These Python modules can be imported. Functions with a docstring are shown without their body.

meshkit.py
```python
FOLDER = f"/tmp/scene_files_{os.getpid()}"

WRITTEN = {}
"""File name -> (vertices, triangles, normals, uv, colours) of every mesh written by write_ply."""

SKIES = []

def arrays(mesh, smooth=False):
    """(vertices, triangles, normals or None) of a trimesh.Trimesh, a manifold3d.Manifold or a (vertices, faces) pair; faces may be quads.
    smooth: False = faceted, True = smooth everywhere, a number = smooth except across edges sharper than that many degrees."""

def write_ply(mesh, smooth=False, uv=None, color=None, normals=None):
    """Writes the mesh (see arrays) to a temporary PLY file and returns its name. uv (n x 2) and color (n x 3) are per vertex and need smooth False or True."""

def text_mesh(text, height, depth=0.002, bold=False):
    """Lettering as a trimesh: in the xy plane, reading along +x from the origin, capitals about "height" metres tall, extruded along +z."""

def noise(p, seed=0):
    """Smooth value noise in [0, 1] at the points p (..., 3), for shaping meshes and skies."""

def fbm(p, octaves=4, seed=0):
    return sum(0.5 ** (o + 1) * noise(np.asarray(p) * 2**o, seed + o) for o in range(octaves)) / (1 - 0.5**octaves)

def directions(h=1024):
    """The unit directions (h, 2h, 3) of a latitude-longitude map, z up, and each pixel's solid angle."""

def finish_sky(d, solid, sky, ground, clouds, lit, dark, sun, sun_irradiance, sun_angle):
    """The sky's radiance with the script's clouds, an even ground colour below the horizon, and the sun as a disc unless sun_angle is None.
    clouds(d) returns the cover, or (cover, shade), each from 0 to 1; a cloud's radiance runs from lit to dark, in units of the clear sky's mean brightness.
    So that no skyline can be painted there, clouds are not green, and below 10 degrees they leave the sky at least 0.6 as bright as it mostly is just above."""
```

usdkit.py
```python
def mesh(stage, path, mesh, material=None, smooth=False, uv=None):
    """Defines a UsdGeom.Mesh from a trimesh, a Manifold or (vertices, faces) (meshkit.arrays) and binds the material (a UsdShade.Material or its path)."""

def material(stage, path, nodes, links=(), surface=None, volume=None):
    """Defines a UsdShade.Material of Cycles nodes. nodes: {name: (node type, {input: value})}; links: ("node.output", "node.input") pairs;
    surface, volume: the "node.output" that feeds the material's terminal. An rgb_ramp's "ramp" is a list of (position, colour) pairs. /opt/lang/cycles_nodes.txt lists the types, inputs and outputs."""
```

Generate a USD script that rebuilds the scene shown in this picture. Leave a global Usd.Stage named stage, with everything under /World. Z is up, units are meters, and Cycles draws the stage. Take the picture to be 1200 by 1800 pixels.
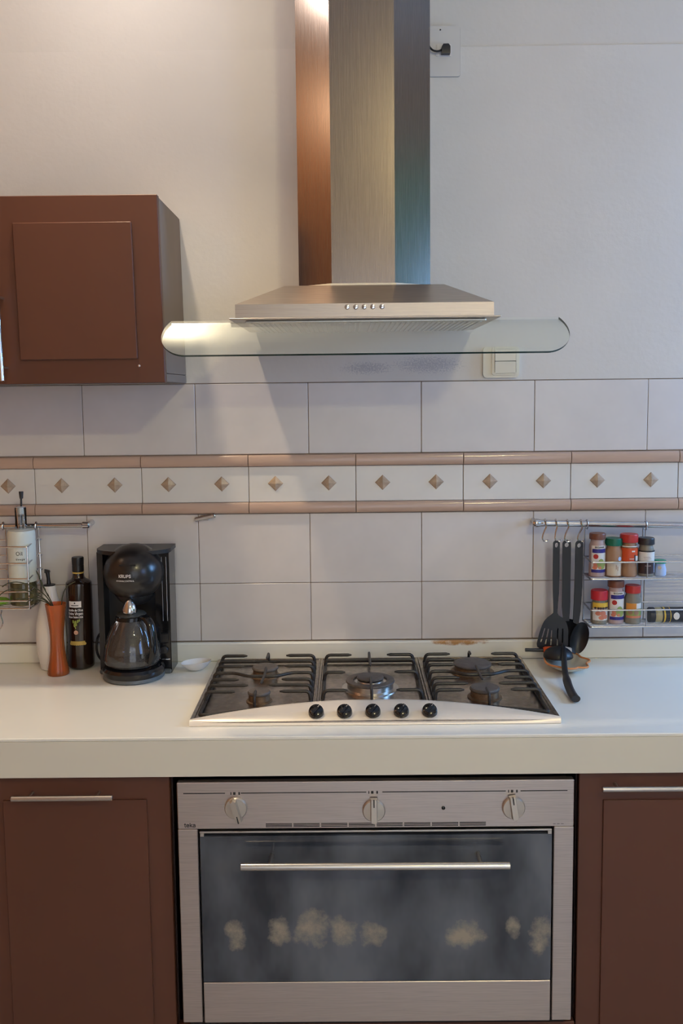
import math, random
import numpy as np, trimesh, manifold3d as m3, shapely
from shapely.geometry import Polygon, Point, box as sbox, LineString
from shapely import affinity
import usdkit, meshkit
from pxr import Usd, UsdGeom, UsdLux, UsdShade, Gf, Sdf

random.seed(7)
stage = Usd.Stage.CreateInMemory()
UsdGeom.SetStageUpAxis(stage, "Z")
UsdGeom.Xform.Define(stage, "/World")
UsdGeom.Scope.Define(stage, "/World/Looks")

# ------------------------------------------------------------------ camera
F_PX, EYE, PITCH, YAW, ROLL, SHIFT = 1618.8, (-.212, -2.6038, 1.6707), .0992, .0057, -.0108, -51.16
cp, sp, cy_, sy_ = math.cos(PITCH), math.sin(PITCH), math.cos(YAW), math.sin(YAW)
Rz = np.array([[cy_, -sy_, 0], [sy_, cy_, 0], [0, 0, 1]])
fwd, upv, rt = Rz @ [0, cp, -sp], Rz @ [0, sp, cp], Rz @ [1, 0, 0]
cr, sr = math.cos(ROLL), math.sin(ROLL)
rt, upv = cr * rt + sr * upv, -sr * rt + cr * upv
cam = UsdGeom.Camera.Define(stage, "/World/camera")
HA = 24.0
cam.CreateHorizontalApertureAttr(HA)
cam.CreateVerticalApertureAttr(HA * 1.5)
cam.CreateFocalLengthAttr(F_PX * HA / 1200)
cam.CreateVerticalApertureOffsetAttr(SHIFT * HA / 1200)
cam.CreateClippingRangeAttr((.05, 100))
cam.CreateExposureAttr(0.0)
M = np.eye(4)
M[0, :3], M[1, :3], M[2, :3], M[3, :3] = rt, upv, -fwd, EYE
cam.AddTransformOp().Set(Gf.Matrix4d(M.tolist()))

# ------------------------------------------------------------------ lights
def xf(prim, pos, rot=(0, 0, 0)):
    x = UsdGeom.Xformable(prim)
    x.AddTranslateOp().Set(Gf.Vec3d(*pos))
    x.AddRotateXYZOp().Set(Gf.Vec3f(*rot))

RIGHT_C, SIDE_C, REAR_C, SPOT_C, GLOW_C, BULB_C, ADDED_LEFT_C = (.15, .30, .70), (.50, 1.08, 2.15), (.04, .04, .06), (3.95, 3.08, 1.98), (.91, .82, .765), (.86, .76, .42), (.9, .65, .43)
def rect_light(name, pos, rot, w, h, col, inten):
    l = UsdLux.RectLight.Define(stage, "/World/" + name)
    l.CreateWidthAttr(w); l.CreateHeightAttr(h); l.CreateColorAttr(Gf.Vec3f(*col)); l.CreateIntensityAttr(inten)
    xf(l, pos, rot)

ROOM = dict(x0=-2.5, x1=2.1, y0=-4.8, z1=3.25)
dome = UsdLux.DomeLight.Define(stage, "/World/sky")
dome.CreateColorAttr(Gf.Vec3f(.98, 1, 1.02)); dome.CreateIntensityAttr(.5)
# daylight through the big window in the right wall and the glazed door behind the camera
rect_light("daylight_right", (ROOM['x1'] - .02, -2.7, 1.85), (0, 90, 0), .9, .9, RIGHT_C, 9)
rect_light("daylight_side", (ROOM['x1'] - .02, -.35, 1.9), (0, 90, 0), .8, .52, SIDE_C, 11)
rect_light("daylight_rear", (.5, ROOM['y0'] + .02, 1.45), (90, 0, 0), 2.2, 2.1, REAR_C, 9)

# ------------------------------------------------------------------ materials
def lin(*c):
    c = np.array(c, float) / 255
    return tuple(np.where(c < .04045, c / 12.92, ((c + .055) / 1.055) ** 2.4))

def mat(name, col, rough=.5, metal=0., spec=.5, var=0., vscale=6, bump=0., bscale=150, stretch=(1, 1, 1), rvar=0., coat=0., trans=0., ior=1.5, rand=0., sss=0., bdist=.002):
    n = {"p": ("principled_bsdf", dict(base_color=col, roughness=rough, metallic=metal, specular_ior_level=spec, coat_weight=coat, transmission_weight=trans, ior=ior, subsurface_weight=sss))}
    L = []
    if var or bump or rvar:
        n["g"] = ("geometry", {}); n["m"] = ("mapping", dict(scale=stretch)); L.append(("g.position", "m.vector"))
    if var or rand:
        dark = tuple(c * (1 - var) for c in col); light = tuple(min(1, c * (1 + var)) for c in col)
        n["r"] = ("rgb_ramp", dict(ramp=[(.3, dark), (.7, light)]))
        if var:
            n["nz"] = ("noise_texture", dict(scale=vscale, detail=5, roughness=.6)); L += [("m.vector", "nz.vector"), ("nz.fac", "r.fac")]
        src = "r.color"
        if rand:
            n["oi"] = ("object_info", {}); n["mr"] = ("map_range", dict(from_min=0, from_max=1, to_min=1 - rand, to_max=1 + rand))
            n["hs"] = ("hsv", {}); L += [("oi.random", "mr.value"), ("mr.result", "hs.value"), (src, "hs.color")]; src = "hs.color"
        L.append((src, "p.base_color"))
    if rvar:
        n["nr"] = ("noise_texture", dict(scale=bscale, detail=3)); n["rr"] = ("map_range", dict(from_min=.3, from_max=.7, to_min=max(.02, rough - rvar), to_max=rough + rvar))
        L += [("m.vector", "nr.vector"), ("nr.fac", "rr.value"), ("rr.result", "p.roughness")]
    if bump:
        n["nb"] = ("noise_texture", dict(scale=bscale, detail=4)); n["b"] = ("bump", dict(strength=bump, distance=bdist))
        L += [("m.vector", "nb.vector"), ("nb.fac", "b.height"), ("b.normal", "p.normal")]
    return usdkit.material(stage, "/World/Looks/" + name, n, L, surface="p.BSDF")

def thin_glass(name, tint, haze=0., hazecol=(.7, .7, .68), gloss=(1, 1, 1), rough=.02, ior=1.5):
    n = {"t": ("transparent_bsdf", dict(color=tint)), "gl": ("glossy_bsdf", dict(color=gloss, roughness=rough)), "f": ("fresnel", dict(IOR=ior)),
         "d": ("diffuse_bsdf", dict(color=hazecol)), "mh": ("mix_closure", dict(fac=haze)), "mx": ("mix_closure", {})}
    L = [("t.BSDF", "mh.closure1"), ("d.BSDF", "mh.closure2"), ("mh.closure", "mx.closure1"), ("gl.BSDF", "mx.closure2"), ("f.fac", "mx.fac")]
    return usdkit.material(stage, "/World/Looks/" + name, n, L, surface="mx.closure")

def emit(name, col, s):
    return usdkit.material(stage, "/World/Looks/" + name, {"e": ("emission", dict(color=col, strength=s))}, [], surface="e.emission")

m_plaster = mat("plaster", lin(207, 202, 196), .85, var=.03, vscale=2.5, bump=.22, bscale=55, bdist=.003)
m_tile = mat("tile_glaze", lin(209, 203, 199), .28, var=.045, vscale=7, rand=.02)
m_deco = mat("deco_glaze", lin(216, 213, 207), .28, var=.03, vscale=9)
m_trim = mat("trim_glaze", lin(190, 162, 144), .13, var=.07, vscale=14, stretch=(.3, 1, 3))
m_diamond = mat("diamond_glaze", lin(172, 150, 128), .35, var=.22, vscale=60)
m_grout = mat("grout", lin(138, 121, 104), .9, var=.25, vscale=12)
m_brown = mat("brown_lacquer", lin(92, 55, 40), .42, var=.06, vscale=3, bump=.05, bscale=400)
m_brown_dark = mat("brown_edge", lin(60, 40, 32), .5)
m_veneer = mat("grey_veneer", lin(134, 121, 111), .6, var=.08, vscale=4, stretch=(1, 1, .2))
m_steel = mat("brushed_steel", lin(203, 193, 188), .36, metal=1, rvar=.05, bscale=90, stretch=(.15, 1, 25), var=.018, vscale=6)
m_steel_hood = mat("hood_steel", lin(182, 171, 160), .36, metal=1, rvar=.05, bscale=90, stretch=(.15, 1, 25), var=.018, vscale=6)
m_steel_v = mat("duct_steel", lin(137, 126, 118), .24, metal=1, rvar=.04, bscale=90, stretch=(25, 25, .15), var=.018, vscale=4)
m_steel_h = mat("hob_steel", lin(176, 165, 155), .28, metal=1, rvar=.03, bscale=50, var=.012, vscale=18)
m_hob_panel = mat("hob_panel_satin", lin(247, 236, 220), .40, metal=.35, rvar=.04, bscale=80, stretch=(.2, 8, 8), var=.015, vscale=9)
m_chrome = mat("chrome", lin(205, 205, 207), .12, metal=1)
m_satin = mat("satin_metal", lin(205, 200, 194), .28, metal=1)
m_knob = mat("satin_knob", lin(196, 188, 178), .38, metal=.8)
m_iron = mat("cast_iron", lin(38, 35, 33), .42, var=.25, vscale=40, bump=.25, bscale=250)
m_burner = mat("burner_enamel", lin(86, 78, 72), .6, var=.25, vscale=70, bump=.3, bscale=200)
m_brass = mat("burnt_brass", lin(120, 98, 76), .5, metal=.6, var=.35, vscale=60)
m_black = mat("black_plastic", lin(30, 29, 30), .35, spec=.5)
m_dome = mat("black_satin", lin(34, 31, 30), .25)
m_gloss = mat("black_gloss", lin(18, 18, 20), .12)
m_nylon = mat("black_nylon", lin(25, 25, 28), .42)
m_dark = mat("dark_gap", lin(20, 18, 17), .8)
m_cream = mat("cream_plastic", lin(214, 207, 188), .4)
m_white_plastic = mat("white_plastic", lin(214, 208, 203), .5)
m_ceramic = mat("white_ceramic", lin(226, 222, 216), .22)
m_frost = mat("frosted_coating", lin(214, 218, 208), .45)
m_white = mat("white_print", lin(228, 224, 220), .6)
m_ink = mat("dark_print", lin(48, 46, 46), .6)
m_gold = mat("gold_print", lin(196, 166, 84), .45)
m_green_print = mat("olive_print", lin(140, 150, 66), .5)
m_oil = mat("dark_glass", lin(34, 22, 16), .08, coat=.5)
m_amber = mat("amber_glass", lin(58, 30, 16), .08, coat=.5)
m_stem = mat("dry_stem", lin(66, 68, 46), .7)
m_green = mat("lime_green", lin(128, 178, 40), .7, var=.2, vscale=60, bump=.3)
m_green_glass = thin_glass("olive_liquid", (.62, .62, .46), haze=.35, hazecol=lin(120, 116, 84))
m_clear = thin_glass("clear_glass", (.93, .95, .95))
m_pane = thin_glass("pane_glass", (.92, .95, .95))
m_visor = thin_glass("visor_glass", (.94, .965, .955), haze=.085, hazecol=(.80, .82, .78), gloss=(.6, .62, .61), rough=.3, ior=1.22)
m_edge = mat("glass_edge", lin(38, 62, 58), .15)
m_carafe = thin_glass("carafe_glass", (.82, .82, .82), haze=.07, hazecol=(.5, .48, .46), ior=1.6, rough=.03)
m_floor = mat("floor_tile", lin(168, 166, 164), .3, var=.06, vscale=3)
m_ceiling = mat("ceiling_paint", lin(236, 232, 226), .9)
m_ochre = mat("ochre_paint", lin(232, 160, 96), .7, var=.05)
m_wood = mat("door_wood", lin(206, 136, 80), .45, var=.2, vscale=5, stretch=(6, 6, .5))
m_hedge = mat("hedge_leaf", lin(84, 168, 132), .6, var=.4, vscale=6)
m_ground = mat("lawn", lin(90, 130, 70), .9)
m_shell = mat("shell_rim", lin(214, 140, 84), .35, var=.15, vscale=30)
m_shell_in = mat("shell_inside", lin(206, 200, 184), .3, var=.1, vscale=25)
m_orange = mat("orange_plastic", lin(226, 92, 44), .4)

def stained(name, base, rough, spots, col, thr, scale, metal=0, soft=.12, bump=0, base2=None, bstretch=(1, 1, 1)):
    """base material with real stains: a noise mask kept inside elliptical patches ((x, z, rx, rz), world metres)."""
    n = {"g": ("geometry", {}), "s": ("separate_xyz", {}), "nz": ("noise_texture", dict(scale=scale, detail=6, roughness=.65)), "p": ("principled_bsdf", dict(roughness=rough, metallic=metal)),
         "mx": ("mix_color", dict(a=base, b=col)), "nv": ("noise_texture", dict(scale=3, detail=4))}
    L = [("g.position", "s.vector"), ("g.position", "nz.vector"), ("g.position", "nv.vector")]
    if base2:
        n["mb"] = ("mapping", dict(scale=bstretch)); n["rb"] = ("rgb_ramp", dict(ramp=[(.32, base), (.68, base2)]))
        L[:] = [l for l in L if l != ("g.position", "nv.vector")] + [("g.position", "mb.vector"), ("mb.vector", "nv.vector"), ("nv.fac", "rb.fac"), ("rb.color", "mx.a")]
    if bump:
        n["nbp"] = ("noise_texture", dict(scale=55, detail=4)); n["bp"] = ("bump", dict(strength=bump, distance=.003))
        L += [("g.position", "nbp.vector"), ("nbp.fac", "bp.height"), ("bp.normal", "p.normal")]
    last = None
    for i, (x, z, rx, rz) in enumerate(spots):
        for a, ax, c, r in (("x", "x", x, rx), ("z", "z", z, rz)):
            n[f"o{a}{i}"] = ("math", dict(math_type="subtract", value2=c)); n[f"d{a}{i}"] = ("math", dict(math_type="divide", value2=r)); n[f"q{a}{i}"] = ("math", dict(math_type="power", value2=2.0)); n[f"b{a}{i}"] = ("math", dict(math_type="absolute"))
            L += [(f"s.{ax}", f"o{a}{i}.value1"), (f"o{a}{i}.value", f"d{a}{i}.value1"), (f"d{a}{i}.value", f"b{a}{i}.value1"), (f"b{a}{i}.value", f"q{a}{i}.value1")]
        n[f"sum{i}"] = ("math", dict(math_type="add")); n[f"inv{i}"] = ("math", dict(math_type="subtract", value1=1.0, use_clamp=True))
        L += [(f"qx{i}.value", f"sum{i}.value1"), (f"qz{i}.value", f"sum{i}.value2"), (f"sum{i}.value", f"inv{i}.value2")]
        if last is None: last = f"inv{i}.value"
        else:
            n[f"mxx{i}"] = ("math", dict(math_type="maximum")); L += [(last, f"mxx{i}.value1"), (f"inv{i}.value", f"mxx{i}.value2")]; last = f"mxx{i}.value"
    n["mul"] = ("math", dict(math_type="multiply_add", value2=.45)); n["ramp"] = ("map_range", dict(from_min=thr, from_max=thr + soft, to_min=0, to_max=1, clamp=True))
    L += [(last, "mul.value1"), ("nz.fac", "mul.value3"), ("mul.value", "ramp.value")]
    n["gate"] = ("math", dict(math_type="multiply", use_clamp=True)); n["gm"] = ("math", dict(math_type="multiply", value2=3.0, use_clamp=True))
    L += [(last, "gm.value1"), ("gm.value", "gate.value1"), ("ramp.result", "gate.value2"), ("gate.value", "mx.fac"), ("mx.result", "p.base_color")]
    return usdkit.material(stage, "/World/Looks/" + name, n, L, surface="p.BSDF")

m_top = mat("worktop_laminate", lin(238, 236, 226), .25, var=.012, vscale=3)
m_upstand = stained("upstand_laminate", lin(232, 229, 216), .35, [(.107, .952, .10, .012), (.15, .957, .06, .006)], lin(184, 136, 82), .60, 45, soft=.3)
m_ovenglass = stained("oven_door_glass", lin(44, 49, 58), .05, [(-.478, .432, .034, .048), (-.378, .442, .036, .046), (-.301, .446, .055, .062), (-.228, .440, .05, .045), (-.169, .432, .045, .042), (.048, .432, .060, .046), (.158, .446, .022, .034), (.218, .432, .034, .062)], lin(152, 144, 130), .66, 24, soft=.36, base2=lin(98, 104, 114), bstretch=(2.2, 1, 1.2))
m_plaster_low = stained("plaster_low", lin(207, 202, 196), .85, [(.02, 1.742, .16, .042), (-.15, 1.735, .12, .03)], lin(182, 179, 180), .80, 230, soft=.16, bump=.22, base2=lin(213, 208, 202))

# ------------------------------------------------------------------ scene helpers
used = {}
def numbered(path):
    k = used.get(path, -1) + 1
    used[path] = k
    return path if k == 0 else f"{path}_{k:03d}"

class Thing:
    def __init__(self, path, loc): self.path, self.loc = path, np.array(loc, float)

def props(prim, label=None, cat=None, group=None, kind=None):
    for k, v in (("label", label), ("category", cat), ("group", group), ("kind", kind)):
        if v: prim.SetCustomDataByKey(k, v)

def thing(name, label=None, cat=None, loc=(0, 0, 0), group=None, kind=None):
    p = numbered("/World/" + name)
    x = UsdGeom.Xform.Define(stage, p)
    x.AddTranslateOp().Set(Gf.Vec3d(*map(float, loc)))
    props(x.GetPrim(), label, cat, group, kind)
    return Thing(p, loc)

def part(t, name, mesh, m, smooth=35, label=None, kind=None):
    """mesh in world coordinates -> one Mesh under t (a Thing or a part)."""
    p = numbered(t.path + "/" + name)
    if isinstance(mesh, (list, tuple)) and not isinstance(mesh[0], np.ndarray): mesh = trimesh.util.concatenate([tm(a) for a in mesh])
    mesh = tm(mesh).copy(); mesh.apply_translation(-t.loc)
    g = usdkit.mesh(stage, p, mesh, m, smooth=smooth)
    props(g.GetPrim(), label, kind=kind)
    return Thing(p, t.loc)

def single(name, mesh, m, label, cat, smooth=35, group=None, kind=None):
    p = numbered("/World/" + name)
    if isinstance(mesh, (list, tuple)) and not isinstance(mesh[0], np.ndarray): mesh = trimesh.util.concatenate([tm(a) for a in mesh])
    mesh = tm(mesh).copy()
    b = mesh.bounds; loc = np.array([(b[0][0] + b[1][0]) / 2, (b[0][1] + b[1][1]) / 2, b[0][2]])
    mesh.apply_translation(-loc)
    g = usdkit.mesh(stage, p, mesh, m, smooth=smooth)
    UsdGeom.Xformable(g).AddTranslateOp().Set(Gf.Vec3d(*map(float, loc)))
    props(g.GetPrim(), label, cat, group, kind)
    return Thing(p, loc)

# ------------------------------------------------------------------ mesh helpers (world metres)
def tm(m):
    if isinstance(m, trimesh.Trimesh): return m
    if hasattr(m, "to_mesh"):
        q = m.to_mesh(); return trimesh.Trimesh(np.array(q.vert_properties[:, :3]), np.array(q.tri_verts), process=False)
    v, f = np.asarray(m[0], float), np.asarray(m[1], int)
    if f.shape[1] == 4: f = np.vstack([f[:, [0, 1, 2]], f[:, [0, 2, 3]]])
    return trimesh.Trimesh(v, f, process=False)

def bx(x0, x1, y0, y1, z0, z1, b=.0015):
    b = min(b, (x1 - x0) * .45, (y1 - y0) * .45, (z1 - z0) * .45)
    pts = []
    for X, sx in ((x0, 1), (x1, -1)):
        for Y, sy in ((y0, 1), (y1, -1)):
            for Z, sz in ((z0, 1), (z1, -1)):
                pts += [(X + sx * b, Y + sy * b, Z), (X + sx * b, Y, Z + sz * b), (X, Y + sy * b, Z + sz * b)] if b > 0 else [(X, Y, Z)]
    return tm(m3.Manifold.hull_points(np.array(pts, float)))

def hull(pts): return tm(m3.Manifold.hull_points(np.array(pts, float)))

def lathe(prof, x=0, y=0, n=40, ends=True):
    """profile [(r, z)] from bottom to top, about the vertical through (x, y)."""
    p = np.array(prof, float); a = np.linspace(0, 2 * np.pi, n, endpoint=False)
    v = np.stack([x + p[:, :1] * np.cos(a), y + p[:, :1] * np.sin(a), np.repeat(p[:, 1:], n, 1)], -1).reshape(-1, 3)
    f = []
    for i in range(len(p) - 1):
        for j in range(n):
            k = (j + 1) % n
            f.append((i * n + j, i * n + k, (i + 1) * n + k, (i + 1) * n + j))
    f = [(a_, b_, c_) for a_, b_, c_, d_ in f] + [(a_, c_, d_) for a_, b_, c_, d_ in f]
    v = list(v)
    if ends:
        for i, flip in ((0, True), (len(p) - 1, False)):
            if p[i, 0] > 1e-6:
                c = len(v); v.append((x, y, p[i, 1]))
                for j in range(n):
                    k = (j + 1) % n
                    f.append((c, i * n + k, i * n + j) if flip else (c, i * n + j, i * n + k))
    return trimesh.Trimesh(np.array(v), np.array(f), process=False)

def aim(mesh, origin, axis):
    """turns a z-axis mesh (built at the origin) to point along axis, at origin."""
    T = trimesh.geometry.align_vectors([0, 0, 1], np.array(axis, float) / np.linalg.norm(axis))
    T[:3, 3] = origin
    m = tm(mesh).copy(); m.apply_transform(T); return m

def cyl(p, q, r, n=24, b=.0):
    p, q = np.array(p, float), np.array(q, float); L = np.linalg.norm(q - p)
    prof = [(r, 0), (r, L)] if not b else [(r - b, 0), (r, b), (r, L - b), (r - b, L)]
    return aim(lathe(prof, n=n), p, q - p)

def spline(pts, n=12):
    from scipy.interpolate import CubicSpline
    p = np.array(pts, float); t = np.r_[0, np.cumsum(np.linalg.norm(np.diff(p, axis=0), axis=1))]
    return CubicSpline(t, p)(np.linspace(0, t[-1], n * (len(p) - 1) + 1))

def fillet(pts, r=.012, n=5):
    p = [np.array(q, float) for q in pts]; out = [p[0]]
    for a, b, c in zip(p[:-2], p[1:-1], p[2:]):
        u, w = a - b, c - b; k = min(r, np.linalg.norm(u) * .45, np.linalg.norm(w) * .45)
        s, e = b + u / np.linalg.norm(u) * k, b + w / np.linalg.norm(w) * k
        out += [(1 - t) ** 2 * s + 2 * t * (1 - t) * b + t * t * e for t in np.linspace(0, 1, n)]
    return np.array(out + [p[-1]])

def tube(pts, r, n=8, sx=1., sy=1.):
    p = np.array(pts, float); r = np.broadcast_to(np.asarray(r, float), len(p))
    t = np.gradient(p, axis=0); t /= np.maximum(np.linalg.norm(t, axis=1, keepdims=True), 1e-12)
    u = np.cross(t[0], [0, 0, 1.]);
    if np.linalg.norm(u) < .1: u = np.cross(t[0], [0, 1., 0])
    u /= np.linalg.norm(u); v = []
    a = np.linspace(0, 2 * np.pi, n, endpoint=False)
    for i in range(len(p)):
        u = u - t[i] * (u @ t[i]); u /= np.linalg.norm(u); w = np.cross(t[i], u)
        v.append(p[i] + r[i] * (np.cos(a)[:, None] * u * sx + np.sin(a)[:, None] * w * sy))
    v = np.vstack(v); f = []
    for i in range(len(p) - 1):
        for j in range(n):
            k = (j + 1) % n; f += [(i * n + j, i * n + k, (i + 1) * n + k), (i * n + j, (i + 1) * n + k, (i + 1) * n + j)]
    c0, c1 = len(v), len(v) + 1; v = np.vstack([v, p[0], p[-1]])
    for j in range(n):
        k = (j + 1) % n; f += [(c0, k, j), (c1, (len(p) - 1) * n + j, (len(p) - 1) * n + k)]
    return trimesh.Trimesh(v, np.array(f), process=False)

def extr(poly, y0, y1):
    """shapely polygon in (x, z), front face at y0 (towards the camera), back at y1."""
    out = []
    for g in getattr(poly, "geoms", [poly]):
        m = trimesh.creation.extrude_polygon(g, y1 - y0, engine="earcut")
        v = m.vertices.copy(); m.vertices = np.stack([v[:, 0], y1 - v[:, 2], v[:, 1]], 1); out.append(m)
    return trimesh.util.concatenate(out)

def extr_up(poly, z0, z1):
    m = trimesh.creation.extrude_polygon(poly, z1 - z0, engine="earcut"); m.apply_translation((0, 0, z0)); return m

def rrect(x0, x1, z0, z1, r): return sbox(x0 + r, z0 + r, x1 - r, z1 - r).buffer(r, quad_segs=6)

def text_front(s, x, y, z, h, depth=.0004, bold=False, width=None, rot=0):
    m = meshkit.text_mesh(s, h, depth, bold); b = m.bounds; w = b[1][0] - b[0][0]
    v = m.vertices.copy(); v[:, 0] -= (b[0][0] + b[1][0]) / 2
    if width: v[:, 0] *= width / w
    m.vertices = np.stack([x + v[:, 0], y - v[:, 2], z + v[:, 1]], 1); return m

def text_cyl(s, cx, cy, r, z, h, a0=0., depth=.0002, bold=False, width=None):
    m = meshkit.text_mesh(s, h, depth, bold); m = m.subdivide() if len(m.faces) < 4000 else m
    b = m.bounds; v = m.vertices.copy(); w = b[1][0] - b[0][0]; v[:, 0] -= (b[0][0] + b[1][0]) / 2
    if width: v[:, 0] *= width / w
    a = a0 + v[:, 0] / r; R = r + v[:, 2]
    m.vertices = np.stack([cx + R * np.sin(a), cy - R * np.cos(a), z + v[:, 1]], 1); return m

def patch(cx, cy, r, a0, a1, z0, z1, n=18, th=.0003):
    a = np.radians(np.linspace(a0, a1, n)); v, f = [], []
    for R in (r + th, r - .0004):
        for z in (z0, z1): v += [(cx + R * math.sin(t), cy - R * math.cos(t), z) for t in a]
    for i in range(n - 1):
        f += [(i, i + 1, n + i + 1), (i, n + i + 1, n + i)]
        f += [(n + i, n + i + 1, 3 * n + i + 1), (n + i, 3 * n + i + 1, 3 * n + i), (i, 2 * n + i + 1, i + 1), (i, 2 * n + i, 2 * n + i + 1)]
    return trimesh.Trimesh(np.array(v), np.array(f), process=False)

def dot_cyl(cx, cy, r, a, z, rad, th=.0006, sx=1., n=14):
    t = np.linspace(0, 2 * np.pi, n, endpoint=False); v = [(0, 0)] + [(rad * sx * math.cos(q), rad * math.sin(q)) for q in t]
    R = r + th; ar = math.radians(a)
    P = [(cx + R * math.sin(ar + p / r), cy - R * math.cos(ar + p / r), z + q) for p, q in v]
    return trimesh.Trimesh(np.array(P), np.array([(0, 1 + i, 1 + (i + 1) % n) for i in range(n)]), process=False)

# ================================================================== THE ROOM
X0, X1, Y0, ZC = ROOM['x0'], ROOM['x1'], ROOM['y0'], ROOM['z1']
single("floor", bx(X0 - .1, X1 + .1, Y0 - .1, .2, -.08, 0, 0), m_floor, "grey tiled kitchen floor", None, kind="structure")
single("ceiling", bx(X0 - .1, X1 + .1, Y0 - .1, .2, ZC, ZC + .08, 0), m_ceiling, "white ceiling over the kitchen", None, kind="structure")
single("wall_left", bx(X0 - .1, X0, Y0, .1, 0, ZC, 0), m_ochre, "ochre left wall of the kitchen", None, kind="structure")
def wall_with_holes(axis, c0, c1, lo, hi, holes):
    """boxes around rectangular holes ((a0, a1, z0, z1)) of a wall that runs from lo to hi."""
    out, a = [], lo
    mk = (lambda p, q, z0, z1: bx(c0, c1, p, q, z0, z1, 0)) if axis == 'y' else (lambda p, q, z0, z1: bx(p, q, c0, c1, z0, z1, 0))
    for h0, h1, z0, z1 in sorted(holes):
        out.append(mk(a, h0, 0, ZC))
        if z0 > 0: out.append(mk(h0, h1, 0, z0))
        out.append(mk(h0, h1, z1, ZC)); a = h1
    out.append(mk(a, hi, 0, ZC)); return out
W1, W2, W3 = (-3.45, -1.95, .7, 2.6), (-.62, -.08, 1.0, 2.3), (-1.55, -.72, .9, 2.85)
single("wall_right", wall_with_holes('y', X1, X1 + .12, Y0, .1, [W1, W3, W2]), m_plaster, "white right wall with three windows", None, kind="structure", smooth=False)
D1 = (-.6, 1.6, 0, 2.5)
single("wall_front", wall_with_holes('x', Y0 - .12, Y0, X0, X1, [D1]), m_plaster, "white wall behind the camera with a glazed door", None, kind="structure", smooth=False)
for k, (a0, a1, z0, z1) in enumerate((W1, W2, W3), 1):
    t = thing(f"window_{k}", "white framed window in the right wall", None, (X1 + .06, (a0 + a1) / 2, z0), kind="structure")
    fr = [bx(X1 + .04, X1 + .09, a, a + .05, z0, z1) for a in (a0, a1 - .05, (a0 + a1) / 2 - .025)] + [bx(X1 + .04, X1 + .09, a0, a1, z, z + .05) for z in (z0, z1 - .05)]
    part(t, "window_frame", fr, m_white_plastic); part(t, "pane", bx(X1 + .06, X1 + .066, a0 + .04, a1 - .04, z0 + .04, z1 - .04, 0), m_pane)
t = thing("door_1", "white framed glazed door behind the camera", None, (.5, Y0 - .06, 0), kind="structure")
part(t, "door_frame", [bx(a, a + .07, Y0 - .09, Y0 - .03, 0, 2.5) for a in (-.6, .465, 1.53)] + [bx(-.6, 1.6, Y0 - .09, Y0 - .03, z, z + .08) for z in (0, 2.42)], m_white_plastic)
part(t, "pane", bx(-.55, 1.55, Y0 - .064, Y0 - .058, .06, 2.44, 0), m_pane)
t = thing("door_2", "wooden door in the left wall", None, (X0 + .03, -.75, 0), kind="structure")
part(t, "door_leaf", bx(X0 + .005, X0 + .045, -1.25, -.25, 0, 2.7), m_wood)
# garden outside the right windows
single("lawn", bx(X1 + .12, X1 + 6, -6, 3, -.2, -.1, 0), m_ground, "lawn outside the right windows", None, kind="structure")
s = trimesh.creation.icosphere(4, 1.0); v = s.vertices
d = meshkit.fbm(v * 4, 4, 3); v = v * (.82 + .36 * d)[:, None] * [.8, 2.4, 2.2]; s.vertices = v + [X1 + 2.4, -.9, 1.9]
single("hedge", s, m_hedge, "green hedge outside the right window", "hedge", smooth=False)

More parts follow.
